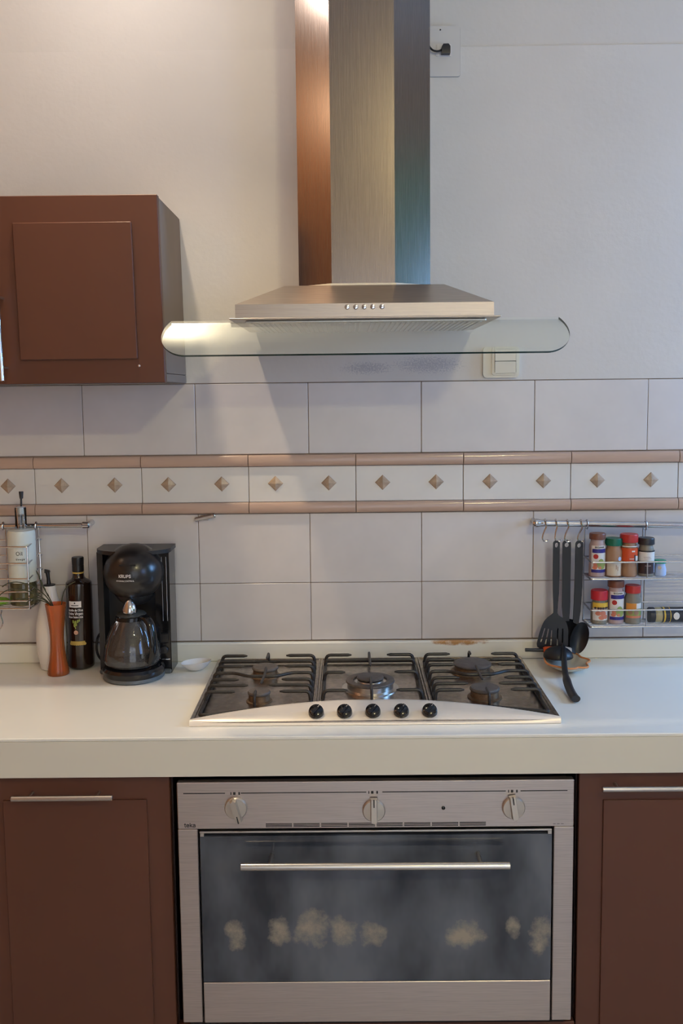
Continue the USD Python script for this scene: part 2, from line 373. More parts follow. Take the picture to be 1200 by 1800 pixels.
# ------------------------------------------------------------------ kitchen wall: plaster, grout bed and every tile
wall = thing("wall_back", "white plastered kitchen wall with a tiled splashback", None, (0, 0, 0), kind="structure")
ZT = 1.6974
part(wall, "plaster", bx(X0, X1, .0, .12, ZT, 2.597, 0), m_plaster_low)
part(wall, "plaster", bx(X0, X1, .0025, .12, 2.597, ZC, .001), m_plaster)
part(wall, "grout_bed", bx(X0, X1, .0022, .12, 0, ZT, 0), m_grout)
PX, G = .3185, .0008
rows = [(1.4955, ZT - .0016), (1.1243, 1.3258), (.9556, 1.1243)]
rnd = random.Random(3)
for z0, z1 in rows:
    for k in range(-5, 4):
        e = rnd.uniform(-.0004, .0004)
        part(wall, "tile", bx(k * PX + G, (k + 1) * PX - G, -.0002 + e, .006, z0 + G, z1 - G, .0012), m_tile, smooth=False)
DX, D0 = .3042, -.186
def trim_profile(z0, z1):
    t = np.linspace(0, np.pi, 11); return [(-.004 - .0085 * math.sin(a) ** .8, (z0 + z1) / 2 - (z1 - z0) / 2 * math.cos(a)) for a in t]
def trim_piece(xa, xb, z0, z1):
    pr = trim_profile(z0, z1) + [(.006, z1), (.006, z0)]; n = len(pr); v, f = [], []
    for x in (xa, xa + .0015, xb - .0015, xb):
        k = .9985 if x in (xa, xb) else 1
        v += [(x, y if y > 0 else y + (.0012 if x in (xa, xb) else 0), (z0 + z1) / 2 + (z - (z0 + z1) / 2) * k) for y, z in pr]
    for s_ in range(3):
        for i in range(n):
            j = (i + 1) % n; f += [(s_ * n + i, s_ * n + j, (s_ + 1) * n + j), (s_ * n + i, (s_ + 1) * n + j, (s_ + 1) * n + i)]
    for base, fl in ((0, 1), (3 * n, 0)):
        for i in range(1, n - 1): f.append((base, base + i + 1, base + i) if fl else (base, base + i, base + i + 1))
    return trimesh.Trimesh(np.array(v), np.array(f), process=False)
for k in range(-5, 5):
    a, b = D0 + k * DX, D0 + (k + 1) * DX
    part(wall, "trim_tile", trim_piece(a + .0008, b - .0008, 1.4612, 1.4935), m_trim, smooth=50)
    dt = part(wall, "deco_tile", bx(a + .0009, b - .0009, -.0012, .006, 1.3595, 1.4602, .001), m_deco, smooth=False)
    for c in (.25, .748):
        x, z, h = a + DX * c, 1.4120, .0222
        v = [(x - h, -.001, z), (x, -.001, z - h), (x + h, -.001, z), (x, -.001, z + h)]
        w = [(x + (p[0] - x) * .86, -.0035, z + (p[2] - z) * .86) for p in v] + [(x, -.0085, z)]
        P = np.array(v + w); F = []
        for i in range(4):
            j = (i + 1) % 4; F += [(i, j, 4 + j), (i, 4 + j, 4 + i), (4 + i, 4 + j, 8)]
        part(dt, "diamond_inset", trimesh.Trimesh(P, np.array(F), process=False), m_diamond, smooth=False)
    part(wall, "trim_tile", trim_piece(a + .0008, b - .0008, 1.3275, 1.3588), m_trim, smooth=50)

# ================================================================== WORKTOP AND BASE CABINETS
WX0, WX1 = -1.75, 1.45
t = thing("worktop", "long white laminate worktop with a deep front apron and low upstand", "worktop", (-.15, -.3, .86))
part(t, "slab", bx(WX0, WX1, -.601, -.0025, .8915, .900, .002), m_top)
part(t, "apron", bx(WX0, WX1, -.601, -.575, .8075, .8914, .0006), mat("apron_laminate", lin(220, 216, 202), .4))
part(t, "upstand", bx(WX0, WX1, -.0205, -.0025, .9003, .9545, .003), m_upstand, label="low white upstand with a rusty stain behind the hob")

def rod_handle(t, name, p, q, r, posts, ydoor, m=m_satin):
    h = part(t, name, cyl(p, q, r, 20, .001), m)
    for (x, z) in posts: part(h, "post", cyl((x, p[1], z), (x, ydoor, z), r * .62, 14), m)
    return h

def slab_door(t, x0, x1, z0, z1, y0, y1, stile, top, inset=.006, shear=0, m=m_brown):
    d = part(t, "door", bx(x0, x1, y0, y1, z0, z1, .0015), m)
    part(d, "raised_panel", bx(x0 + stile, x1 - stile, y0 - inset, y0 + .002, z0 + top, z1 - top, .0012), m)
    return d

t = thing("base_cabinet", "dark brown base cabinet left of the oven", "cabinet", (-1.06, -.28, 0))
part(t, "carcass", bx(-1.50, -.6205, -.557, -.01, .10, .8065, 0), m_brown_dark)
part(t, "plinth", bx(-1.50, -.6205, -.50, -.02, 0, .0995, 0), m_brown_dark)
d = slab_door(t, -1.058, -.6235, .105, .803, -.580, -.558, .0525, .056)
rod_handle(d, "handle", (-.9756, -.612, .7638), (-.7467, -.612, .7645), .0062, [(-.937, .764), (-.785, .764)], -.575)
d = slab_door(t, -1.497, -1.062, .105, .803, -.580, -.558, .0525, .056)
rod_handle(d, "handle", (-1.414, -.612, .764), (-1.185, -.612, .764), .0062, [(-1.376, .764), (-1.224, .764)], -.575)
t = thing("trim_1", "dark brown board below the oven", None, (-.155, -.5, 0), kind="structure")
part(t, "plinth", bx(-.6195, .3075, -.50, -.48, 0, .0995, 0), m_brown_dark)
part(t, "filler_board", bx(-.6195, .3075, -.580, -.562, .105, .196, .001), m_brown)
t = thing("base_cabinet", "dark brown base cabinet right of the oven", "cabinet", (.75, -.28, 0))
part(t, "carcass", bx(.3085, 1.19, -.557, -.01, .10, .8065, 0), m_brown_dark)
part(t, "plinth", bx(.3085, 1.19, -.50, -.02, 0, .0995, 0), m_brown_dark)
d = slab_door(t, .3105, .748, .105, .803, -.580, -.558, .055, .066)
rod_handle(d, "handle", (.3547, -.612, .7746), (.590, -.612, .7746), .0062, [(.392, .7746), (.552, .7746)], -.575)
d = slab_door(t, .751, 1.188, .105, .803, -.580, -.558, .055, .066)
rod_handle(d, "handle", (.80, -.612, .7746), (1.03, -.612, .7746), .0062, [(.838, .7746), (.992, .7746)], -.575)

# ================================================================== OVEN
t = thing("oven", "wide stainless steel built-in oven with a smeared dark glass door", "oven", (-.155, -.3, .2))
OX0, OX1, OZ0, OZ1, OY = -.6028, .2935, .2188, .7958, -.607
part(t, "body", bx(OX0 + .012, OX1 - .012, -.585, -.03, .200, .790, 0), m_dark)
cpn = part(t, "control_panel", bx(OX0, OX1, OY, -.586, .6860, OZ1, .002), m_steel)
part(t, "side_frame", bx(OX0, -.5578, OY + .0002, -.586, OZ0, .6855, .0015), m_steel)
part(t, "side_frame", bx(.2485, OX1, OY + .0002, -.586, OZ0, .6855, .0015), m_steel)
d = part(t, "door", bx(-.5535, .2445, OY - .001, -.587, OZ0, .3175, .0015), m_steel, label="brushed steel lower strip of the oven door")
part(d, "door_glass", bx(-.5535, .2445, OY - .0005, -.588, .3180, .6690, .0015), m_ovenglass, label="dark door glass with pale smears")
part(d, "top_rail", bx(-.5535, .2435, OY - .003, -.590, .6775, .6822, .0012), m_satin)
part(d, "rail_shadow_gap", bx(-.5435, .2345, -.598, -.588, .6691, .6774, 0), m_dark)
for x in (-.5525, .2345): part(d, "corner_bracket", bx(x, x + .009, OY - .001, -.59, .6692, .6773, .0006), m_satin)
rod_handle(d, "handle", (-.4552, -.662, .6258), (.1400, -.662, .6243), .0082, [(-.3905, .6255), (.0765, .625)], -.606)
for i, (kx, kz, ang) in enumerate(((-.4694, .7377, 14), (-.1584, .7290, 180), (.1562, .7328, 188))):
    k = part(t, "knob", aim(lathe([(.0245, 0), (.0258, .002), (.0258, .005), (.0235, .0085), (.0, .0095)], n=36), (kx, OY - .0003, kz), (0, -1, 0)), m_knob)
    g = hull([(sx * w, y, z) for w, y, z in ((.0085, -.004, .022), (.0085, -.004, -.030), (.0062, -.022, .020), (.0058, -.018, -.030)) for sx in (-1, 1)] + [(0, -.021, .024), (0, -.004, .0255)])
    mk = bx(-.0011, .0011, -.0225, -.0150, -.0302, -.010, 0); mk.apply_transform(trimesh.transformations.rotation_matrix(math.radians(-11.3), [1, 0, 0], [0, -.018, -.030]))
    for nm, mm, mt in (("grip", g, m_knob), ("pointer_mark", mk, m_ink)):
        mm = mm.copy()
        R = trimesh.transformations.rotation_matrix(math.radians(ang if i == 0 else ang), [0, -1, 0]); mm.apply_transform(R)
        mm.apply_translation((kx, OY - .0003, kz)); part(k, nm, mm, mt)
vents = []
for i in range(8):
    x0 = -.4042 + i * .0626
    for j in range(3): part(t, "vent_slot", bx(x0 + .0012, x0 + .0605, OY - .0003, OY + .004, .6906 + j * .0033, .6923 + j * .0033, 0), m_dark)
pr = []
for xa, xb in ((-.5878, -.4935), (-.4580, -.1750), (-.1390, .1390), (.1720, .2776)): pr.append(bx(xa, xb, OY - .0003, OY + .001, .7695 + .0005, .7716 + .0005, 0))
for kx in (-.4694, -.1584, .1562):
    pr += [bx(kx + o, kx + o + w, OY - .0003, OY + .001, .7672, .7735, 0) for o, w in ((-.012, .0022), (-.006, .0055), (.006, .0035))]
pr.append(text_front("teka", -.5751, OY, .6917, .0095, bold=True))
pr += [bx(.246 + i * .009, .252 + i * .009, OY - .0002, OY + .001, .6925, .6935, 0) for i in range(3)]
part(t, "printed_marks", pr, m_ink, smooth=False)
part(t, "indicator_light", aim(lathe([(.0042, 0), (.0042, .0015), (.003, .0022)], n=18), (-.0015, OY, .7326), (0, -1, 0)), m_gloss)

# ================================================================== HOB
t = thing("gas_hob", "five burner stainless steel gas hob with black cast iron pan supports", "gas hob", (-.153, -.28, .9))
HX0, HX1, HY0, HY1, HZ = -.585, .2805, -.533, -.022, .9003
poly = rrect(HX0, HX1, HY0, HY1, .012)
tray = part(t, "tray", [extr_up(poly, HZ, .9055), extr_up(poly.difference(poly.buffer(-.008)), .9055, .909)], m_steel_h)
# front panel: a shallow convex blade whose rear edge is an arc
nx, ny = 60, 14; xs = np.linspace(HX0 + .002, HX1 - .002, nx); v = []
for x in xs:
    s_ = abs((x + .1525) / .43); yb = -.4035 - .118 * max(0, (s_ - .12) / .88) ** 1.75
    for j in range(ny):
        q = j / (ny - 1); y = -.536 + (yb + .536) * q
        h = .0005 + (.0155 - .006 * s_ ** 2) * (1 - (1 - min(1, q * 2.6)) ** 2.2) if q < .97 else .008
        v.append((x, y, .9035 + h))
v = np.array(v); f = []
for i in range(nx - 1):
    for j in range(ny - 1):
        a = i * ny + j; f += [(a, a + ny, a + ny + 1), (a, a + ny + 1, a + 1)]
base = v.copy(); base[:, 2] = .9008; N = len(v); f2 = [(a + N, c + N, b + N) for a, b, c in f]; sd = []
ring = [i * ny for i in range(nx)] + [(nx - 1) * ny + j for j in range(1, ny)] + [i * ny + ny - 1 for i in range(nx - 2, -1, -1)] + [j for j in range(ny - 2, 0, -1)]
for a, b in zip(ring, ring[1:] + ring[:1]): sd += [(a, a + N, b + N), (a, b + N, b)]
part(t, "front_panel", trimesh.Trimesh(np.vstack([v, base]), np.array(f + f2 + sd), process=False), m_hob_panel, smooth=40)
for x in (-.2905, -.0165):
    part(t, "divider", [bx(x - .0055, x - .0015, -.408, -.045, .9057, .914, .001), bx(x + .0015, x + .0055, -.408, -.045, .9057, .914, .001)], m_steel_h)
for kx in (-.2892, -.2228, -.1562, -.0897, -.0232):
    o = np.array([kx, -.503, .9165]); ax = np.array([0, -.62, .78])
    k = part(t, "knob", aim(lathe([(.0168, 0), (.0182, .004), (.0182, .010), (.0165, .0155), (.011, .019), (0, .0202)], n=28), o, ax), m_gloss)
    g = hull([(sx * w, yy, zz) for w, yy, zz in ((.0052, -.0165, .012), (.0052, .0165, .012), (.0036, -.013, .0222), (.0036, .013, .0222)) for sx in (-1, 1)])
    part(k, "grip", aim(g, o, ax), m_gloss)
    part(k, "pointer_mark", aim(bx(-.0005, .0005, .006, .0140, .0218, .0226, 0), o, ax), m_satin)
for bxx, byy, r, two in ((-.4378, -.172, .0345, 0), (-.4352, -.377, .0275, 0), (-.1565, -.283, .062, 1), (.125, -.153, .050, 0), (.1275, -.362, .0365, 0)):
    b = part(t, "burner", lathe([(r * 1.18, .9057), (r * 1.18, .9075), (r * .97, .909), (r * .95, .923), (r * .90, .9245)], bxx, byy, 36), m_brass if not two else m_satin)
    if two:
        part(b, "outer_ring", lathe([(r * .70, .922), (r * .99, .922), (r * 1.02, .9245), (r * 1.0, .928), (r * .82, .9295), (r * .70, .928), (r * .70, .922)], bxx, byy, 40, ends=False), m_burner)
        part(b, "inner_ring", lathe([(r * .52, .920), (r * .56, .929), (r * .50, .931)], bxx, byy, 36), m_satin)
        part(b, "cap", lathe([(r * .5, .931), (r * .565, .9322), (r * .565, .935), (r * .52, .937), (0, .9375)], bxx, byy, 36), m_burner)
    else:
        part(b, "cap", lathe([(r * .9, .9246), (r * 1.02, .9255), (r * 1.03, .929), (r * .95, .932), (r * .5, .9328), (0, .933)], bxx, byy, 36), m_burner)
ZR, ZG = .9125, .937
def bar(pts, r=.0042): return tube(fillet(pts, .012, 4), r, 8, 1, 1)
def tapered(pts, r=.0045):
    p = fillet(pts, .013, 5); n = len(p); rr = np.full(n, r); rr[-1] = r * .45; rr = np.r_[rr[:-1], r, r * .45]; d = p[-1] - p[-2]
    p = np.vstack([p[:-1], p[-1] - d / np.linalg.norm(d) * .010, p[-1]]); return tube(p, rr, 8)
ROWS = (-.090, -.143, -.189, -.248, -.303, -.350, -.399)
def side_grate(xl, xr, yfl, yfr, bcs, reach_l, reach_r, name_side):
    g = part(t, "pan_support", tube(fillet([((xl + xr) / 2, -.066, ZR), (xl, -.066, ZR), (xl, yfl, ZR), (xl + .015, yfl - .004, ZR)] + [(xr - .004, yfr, ZR), (xr, yfr + .004, ZR), (xr, -.066, ZR), ((xl + xr) / 2, -.066, ZR)], .012, 4), .0046, 8), m_iron)
    for i, y in enumerate(ROWS):
        if i == 3:
            xm = bcs; part(g, "finger", bar([(xl, y, ZR), (xl + .002, y, ZG), (xm - .075, y, ZG), (xm - .035, y - .026, ZG - .001), (xm + .035, y - .026, ZG - .001), (xm + .075, y, ZG), (xr - .002, y, ZG), (xr, y, ZR)], .0045), m_iron)
        else:
            part(g, "finger", tapered([(xl, y, ZR), (xl + .003, y, ZG), (reach_l[i], y, ZG)]), m_iron)
            part(g, "finger", tapered([(xr, y, ZR), (xr - .003, y, ZG), (reach_r[i], y, ZG)]), m_iron)
    return g
def prong(g, x, y0, y1, rise=True, x2=None):
    x2 = x if x2 is None else x2
    part(g, "finger", tapered(([(x, y0, ZR)] if rise else []) + [(x, y0, ZG + .001), (x2, y1, ZG + .003)], .0036), m_iron)
g = side_grate(-.566, -.306, -.492, -.418, -.436, (-.4945, -.466, -.493, 0, -.494, -.465, -.492), (-.386, -.411, -.384, 0, -.384, -.412, -.3825), 'l')
prong(g, -.437, -.066, -.130); prong(g, -.4305, -.274, -.205, False, -.432); prong(g, -.4305, -.274, -.345, False, -.434); prong(g, -.441, -.438, -.398)
g = side_grate(.0, .259, -.418, -.490, .126, (.071, .076, .0735, 0, .0715, .088, .0715), (.186, .175, .1895, 0, .1865, .165, .186), 'r')
prong(g, .127, -.066, -.105); prong(g, .127, -.274, -.205, False); prong(g, .127, -.274, -.330, False); prong(g, .127, -.440, -.390)
g = part(t, "pan_support", tube(fillet([(-.153, -.066, ZR), (-.277, -.066, ZR), (-.277, -.413, ZR), (-.030, -.413, ZR), (-.030, -.066, ZR), (-.153, -.066, ZR)], .012, 4), .0046, 8), m_iron)
for y, l, r in ((-.090, -.2035, -.105), (-.248, -.221, -.092), (-.396, -.215, -.095)):
    part(g, "finger", tapered([(-.277, y, ZR), (-.273, y, ZG), (l, y, ZG)]), m_iron)
    part(g, "finger", tapered([(-.030, y, ZR), (-.034, y, ZG), (r, y, ZG)]), m_iron)
part(g, "finger", bar([(-.277, -.118, ZR), (-.274, -.118, ZG - .006), (-.033, -.118, ZG - .006), (-.030, -.118, ZR)]), m_iron)
prong(g, -.154, -.066, -.205); prong(g, -.156, -.413, -.300)

# ================================================================== RANGE HOOD
t = thing("range_hood", "stainless steel chimney range hood with a curved glass visor", "range hood", (-.165, -.25, 1.75))
def prism(pts, z0, z1): return extr_up(Polygon(pts), z0, z1)
DF, DS, ZD = -.25, -.188, 1.9385
duct_front = part(t, "duct", prism([(-.2445, DF), (-.0853, DF), (.0095 - .001, DS), (.0085, -.004), (-.330, -.004), (-.330, DS)][::-1], ZD - .001, ZC - .002), m_steel_v, smooth=False)
part(t, "duct_collar", prism([(-.2475, DF - .003), (-.0823, DF - .003), (.0115, DS - .002), (.0115, -.003), (-.333, -.003), (-.333, DS - .002)][::-1], 1.934, 1.9405), m_cream, smooth=False)
BX0, BX1, BY = -.4630, .1278, -.472
z0b, z1b, z2b = 1.8400, 1.8702, 1.9345
body = hull([(BX0, BY, z0b), (BX1, BY, z0b), (BX0, -.004, z0b), (BX1, -.004, z0b), (BX0, BY, z1b), (BX1, BY, z1b), (BX0, -.004, z1b), (BX1, -.004, z1b), (-.362, -.262, z2b), (.036, -.262, z2b), (-.362, -.004, z2b), (.036, -.004, z2b)])
part(t, "body", body, m_steel_hood, smooth=False)
part(t, "lower_lip", bx(BX0 - .014, BX1 + .016, BY - .005, -.02, 1.8360, 1.8395, .001), m_steel_hood)
for x in (-.2068, -.1873, -.1679, -.1484, -.1276):
    part(t, "button", aim(lathe([(.0058, 0), (.0058, .002), (.0045, .0042), (0, .005)], n=20), (x, BY, 1.862), (0, -1, 0)), m_chrome)
for x0 in (BX0 + .02, -.165):
    fl = [bx(x0, x0 + .28, -.44, -.10, 1.8300, 1.8352, .001)]
    for k in range(22): fl.append(bx(x0 + .012 + k * .012, x0 + .018 + k * .012, -.43, -.11, 1.8275, 1.8302, .0008))
    part(t, "grease_filter", fl, m_satin, smooth=False)
# visor: unrolled sheet, flat under the body and bent down at the front, corners rounded
GX0, GX1 = -.6265, .2925
A0, A1, S1 = math.radians(40), math.radians(54), .1105
prof_s = np.linspace(0, S1, 60); prof_a = A0 + (A1 - A0) * prof_s / S1
prof_y = -.4685 - np.r_[0, np.cumsum(np.cos(prof_a[:-1]) * np.diff(prof_s))]
prof_z = 1.8345 - np.r_[0, np.cumsum(np.sin(prof_a[:-1]) * np.diff(prof_s))]
def sheet(s_): return np.interp(s_, prof_s, prof_y), np.interp(s_, prof_s, prof_z)
RC = .058
ss = np.r_[np.linspace(0, S1 - RC, 7), S1 - RC + RC * np.sin(np.linspace(0, np.pi / 2, 14))[1:]]
def xr_at(s_):
    top = .016 * max(0, 1 - s_ / (S1 - RC)) ** 2
    q = RC - math.sqrt(max(0, RC * RC - max(0, s_ - S1 + RC) ** 2)); return GX0 + q + top, GX1 - q - top
nxg = 24; th = .006; vt, vb = [], []
for s_ in ss:
    a, b = xr_at(s_); y, z = sheet(s_); aa = A0 + (A1 - A0) * s_ / S1; ny_, nz_ = -math.sin(aa), math.cos(aa)
    for x in np.linspace(a, b, nxg): vt.append((x, y, z)); vb.append((x, y - ny_ * th, z - nz_ * th))
vt, vb = np.array(vt), np.array(vb); f = []
for i in range(len(ss) - 1):
    for j in range(nxg - 1):
        a = i * nxg + j; f += [(a, a + nxg, a + nxg + 1), (a, a + nxg + 1, a + 1)]
f = np.array(f); N = len(vt)
vis = part(t, "glass_visor", trimesh.Trimesh(np.vstack([vt, vb]), np.vstack([f, f[:, ::-1] + N]), process=False), m_visor, smooth=60, label="curved clear glass visor with a green edge")
rim = [i * nxg for i in range(len(ss))] + [(len(ss) - 1) * nxg + j for j in range(1, nxg)] + [i * nxg + nxg - 1 for i in range(len(ss) - 2, -1, -1)]
ef = []
for a, b in zip(rim[:-1], rim[1:]): ef += [(a, b, b + N), (a, b + N, a + N)]
part(vis, "glass_edge", trimesh.Trimesh(np.vstack([vt, vb]), np.array(ef), process=True), m_edge, smooth=60)

# ================================================================== WALL CABINET
t = thing("wall_cabinet", "brown wall cabinet with a grey side panel left of the hood", "wall cabinet", (-.95, -.15, 1.69))
SH = -.0165
def sheared(m, k=SH, z0=1.6968):
    m = tm(m).copy(); v = m.vertices.copy(); v[:, 0] += k * (v[:, 2] - z0); m.vertices = v; return m
CZ0, CZ1, CR = 1.6985, 2.1520, -.6592
part(t, "carcass", sheared(bx(-1.52, CR - .0025, -.288, -.003, CZ0, CZ1 - .001, 0)), m_brown_dark, smooth=False)
part(t, "side_panel", sheared(bx(CR - .0022, CR, -.2865, -.003, CZ0 + .022, CZ1 - .004, .0005)), m_veneer, smooth=False, label="grey veneer side panel")
part(t, "side_panel", sheared(bx(CR - .0022, CR, -.2865, -.003, CZ0 + .0005, CZ0 + .0205, .0005)), m_veneer, smooth=False, label="grey strip along the bottom of the side")
d = part(t, "door", sheared(bx(-1.088, CR + .001, -.310, -.2885, CZ0 - .0015, CZ1, .0015)), m_brown, smooth=False)
part(d, "raised_panel", sheared(bx(-1.0122, -.7230, -.3185, -.308, 1.7560, 2.0865, .0015)), m_brown, smooth=False)
h = part(d, "handle", sheared(cyl((-1.0490, -.348, 1.7045), (-1.0490, -.348, 1.9390), .0062, 20, .001)), m_chrome)
for z in (1.737, 1.907): part(h, "post", sheared(cyl((-1.0490, -.348, z), (-1.0490, -.309, z), .004, 14)), m_chrome)
part(d, "screw_head", aim(lathe([(.0032, 0), (.0032, .001), (.002, .0018), (0, .002)], n=14), (-.7222, -.310, 1.7387), (0, -1, 0)), m_chrome)
d = part(t, "door", sheared(bx(-1.518, -1.0905, -.310, -.2885, CZ0 - .0015, CZ1, .0015)), m_brown, smooth=False)
part(d, "raised_panel", sheared(bx(-1.45, -1.16, -.3185, -.308, 1.7560, 2.0865, .0015)), m_brown, smooth=False)

# ================================================================== ELECTRICS ON THE WALL
t = thing("wall_socket", "white blanking plate with a small socket high on the wall beside the duct", "socket", (.064, -.004, 2.518))
part(t, "gasket", extr(rrect(.0196, .1078, 2.5174, 2.6507, .0065), -.0012, -.0001), mat("plate_outline", lin(150, 145, 140), .8))  # added darker plate; its edge draws a dark outline round the cover plate
part(t, "cover_plate", extr(rrect(.0205, .1070, 2.5184, 2.6499, .006), -.0045, -.0001), mat("painted_plate", lin(203, 198, 193), .7))
part(t, "socket_insert", [bx(.0405, .0425, -.0068, -.0044, 2.571, 2.588, .0004), extr(rrect(.044, .083, 2.5695, 2.602, .002), -.0062, -.0044)], m_white_plastic)
part(t, "screw", aim(lathe([(.0022, 0), (.0018, .001), (0, .0012)], n=12), (.0535, -.0045, 2.640), (0, -1, 0)), m_ink)
t = thing("mains_plug", "black power cord and plug running from the hood duct to the socket", "power cord", (.05, -.02, 2.57))
plug = part(t, "plug_body", hull([(x, y, z) for x in (.0555, .0785) for y in (-.026, -.0066) for z in (2.573, 2.590)] + [(.060, -.022, 2.598), (.074, -.022, 2.598), (.060, -.010, 2.598), (.074, -.010, 2.598)]), m_black)
part(t, "cable", tube(spline([(.0125, -.010, 2.690), (.0130, -.014, 2.660), (.0155, -.016, 2.625), (.0195, -.017, 2.600), (.031, -.018, 2.583), (.047, -.018, 2.580), (.058, -.017, 2.586)], 8), .0027, 8), m_black)
t = thing("light_switch", "cream double rocker light switch below the hood visor", "light switch", (.22, -.006, 1.70))
part(t, "cover_plate", extr(rrect(.1721, .2735, 1.7035, 1.7900, .012), -.009, -.0001), m_cream)
part(t, "switch_frame", extr(rrect(.1965, .2690, 1.7115, 1.7865, .006).difference(rrect(.2035, .2640, 1.7155, 1.7835, .005)), -.0125, -.0088), m_cream)
part(t, "recess", extr(rrect(.1985, .2670, 1.7125, 1.7855, .004), -.0099, -.0086), mat("gap_shade", lin(110, 100, 84), .7))  # dark plate painted in for the shade in the gaps round the rockers
part(t, "rocker", hull([(x, y, z) for x in (.2045, .2630) for y, z in ((-.0088, 1.7162), (-.0135, 1.7162), (-.0152, 1.7485), (-.0088, 1.7485))]), m_cream)
part(t, "recess", extr(rrect(.1985, .2670, 1.7125, 1.7855, .004), -.0099, -.0086), mat("gap_shade", lin(110, 100, 84), .7))
part(t, "rocker", hull([(x, y, z) for x in (.2045, .2630) for y, z in ((-.0088, 1.7500), (-.0152, 1.7500), (-.0135, 1.7830), (-.0088, 1.7830))]), m_cream)
bl = cyl((-.6440, -.010, 1.3115), (-.5890, -.010, 1.3235), .0062, 16, .001)
t = thing("wall_bracket", "small worn metal bracket stuck on the tiles under the trim", "bracket", (-.617, -.008, 1.30))
part(t, "sleeve", bl, m_satin)
part(t, "end_cap", cyl((-.5925, -.010, 1.3227), (-.5860, -.010, 1.3242), .0075, 16, .001), m_chrome)
part(t, "wall_plate", bx(-.628, -.606, -.005, -.0004, 1.309, 1.324, .001), m_satin)

# ================================================================== LEFT RAIL, BASKET AND BOTTLES
t = thing("hanging_rail", "chrome utensil rail on the left holding the wire basket", "rail", (-1.2, -.05, 1.29))
part(t, "bar", cyl((-1.45, -.05, 1.3040), (-.944, -.05, 1.3055), .0068, 18), m_chrome)
part(t, "end_cap", cyl((-.955, -.05, 1.3055), (-.933, -.05, 1.3057), .0098, 20, .003), m_chrome)
part(t, "wall_mount", cyl((-.941, -.045, 1.3057), (-.941, -.0002, 1.3057), .0085, 16), m_chrome)
t = thing("wire_basket", "chrome wire basket hooked on the left rail", "basket", (-1.22, -.09, 1.08))
BL, BR, BF, BK = -1.36, -1.0830, -.130, -.030
wr = .0021
for z in (1.2580, 1.2125, 1.1700, 1.1340):
    part(t, "front_wire", tube(fillet([(BL, BK, z + .012), (BL, BF, z), (BR, BF, z), (BR, BK, z + .012)], .006, 4), wr, 8), m_chrome)
part(t, "base_frame", [tube(fillet([(BL, BK, z), (BL, BF, z), (BR, BF, z), (BR, BK, z), (BL, BK, z)], .006, 4), .0028, 8) for z in (1.1085, 1.0870)], m_chrome)
for x in (-1.0834, -1.1760, -1.27, -1.3596):
    part(t, "hook_wire", tube(spline([(x, -.045, 1.297), (x, -.0598, 1.304), (x, -.052, 1.3148), (x, -.0405, 1.308), (x, -.032, 1.28), (x, -.0305, 1.2), (x, -.030, 1.088)], 8), wr * 1.2, 8), m_chrome)
for x in (-1.0840, -1.2, -1.3590): part(t, "corner_wire", tube([(x, BF, 1.2585), (x, BF, 1.0870)], wr, 8), m_chrome)
for y in np.linspace(BF + .014, BK - .014, 6): part(t, "floor_wire", tube([(BL, y, 1.0892), (BR, y, 1.0892)], wr * .8, 6), m_chrome)
for z in (1.2625, 1.218, 1.178): part(t, "back_wire", tube([(BL, BK, z), (BR + .006, BK, z)], wr, 8), m_chrome)

def bottle_label(): pass
CX, CY = -1.1150, -.083
t = thing("oil_cruet", "frosted white oil and vinegar cruet standing in the wire basket", "cruet", (CX, CY, 1.09))
part(t, "bottle_base", lathe([(.034, 1.0910), (.0365, 1.093), (.0368, 1.150), (.0345, 1.1545)], CX, CY, 36), m_green_glass)
part(t, "bottle", lathe([(.036, 1.1548), (.0372, 1.157), (.0376, 1.290), (.035, 1.2975), (.018, 1.3005), (.0155, 1.3012)], CX, CY, 40), m_frost)
part(t, "neck", lathe([(.0155, 1.3015), (.0155, 1.358), (.0148, 1.361), (.013, 1.3612), (.013, 1.3018)], CX + .001, CY, 28, ends=False), m_clear)
part(t, "stopper", lathe([(.006, 1.340), (.0125, 1.344), (.0125, 1.3615), (.006, 1.364)], CX + .001, CY, 20), m_white_plastic)
part(t, "spout", [tube([(CX + .002, CY, 1.312), (CX + .003, CY, 1.345), (CX + .0045, CY, 1.39)], .0028, 10), lathe([(.0046, 1.3855), (.0062, 1.405), (.0, 1.4052)], CX + .005, CY, 18)], m_ink)
part(t, "lettering", [text_cyl("Oil", CX, CY, .0377, 1.2325, .0105, .15), text_cyl("Vinegar", CX, CY, .0377, 1.2190, .0052, .22)], m_ink, smooth=False)
g = trimesh.creation.icosphere(3, 1); v = g.vertices * [.030, .030, .010]; v[:, 2] = np.clip(v[:, 2], -.0075, .008); g.vertices = v * (1 + .08 * (meshkit.fbm(g.vertices * 5, 3, 5)[:, None] - .5)) + [-1.186, -.085, 1.0985]
single("sponge", g, m_green, "bright green scouring sponge lying in the wire basket", "sponge")
hk = spline([(-1.169, -.128, 1.0835), (-1.166, -.130, 1.0895), (-1.1625, -.130, 1.0855), (-1.164, -.130, 1.070), (-1.160, -.130, 1.052), (-1.164, -.130, 1.036), (-1.176, -.130, 1.026), (-1.186, -.130, 1.030)], 6)
single("wire_hook", tube(hk, .0017, 8), m_chrome, "small dark wire hook hanging under the left basket", "hook")

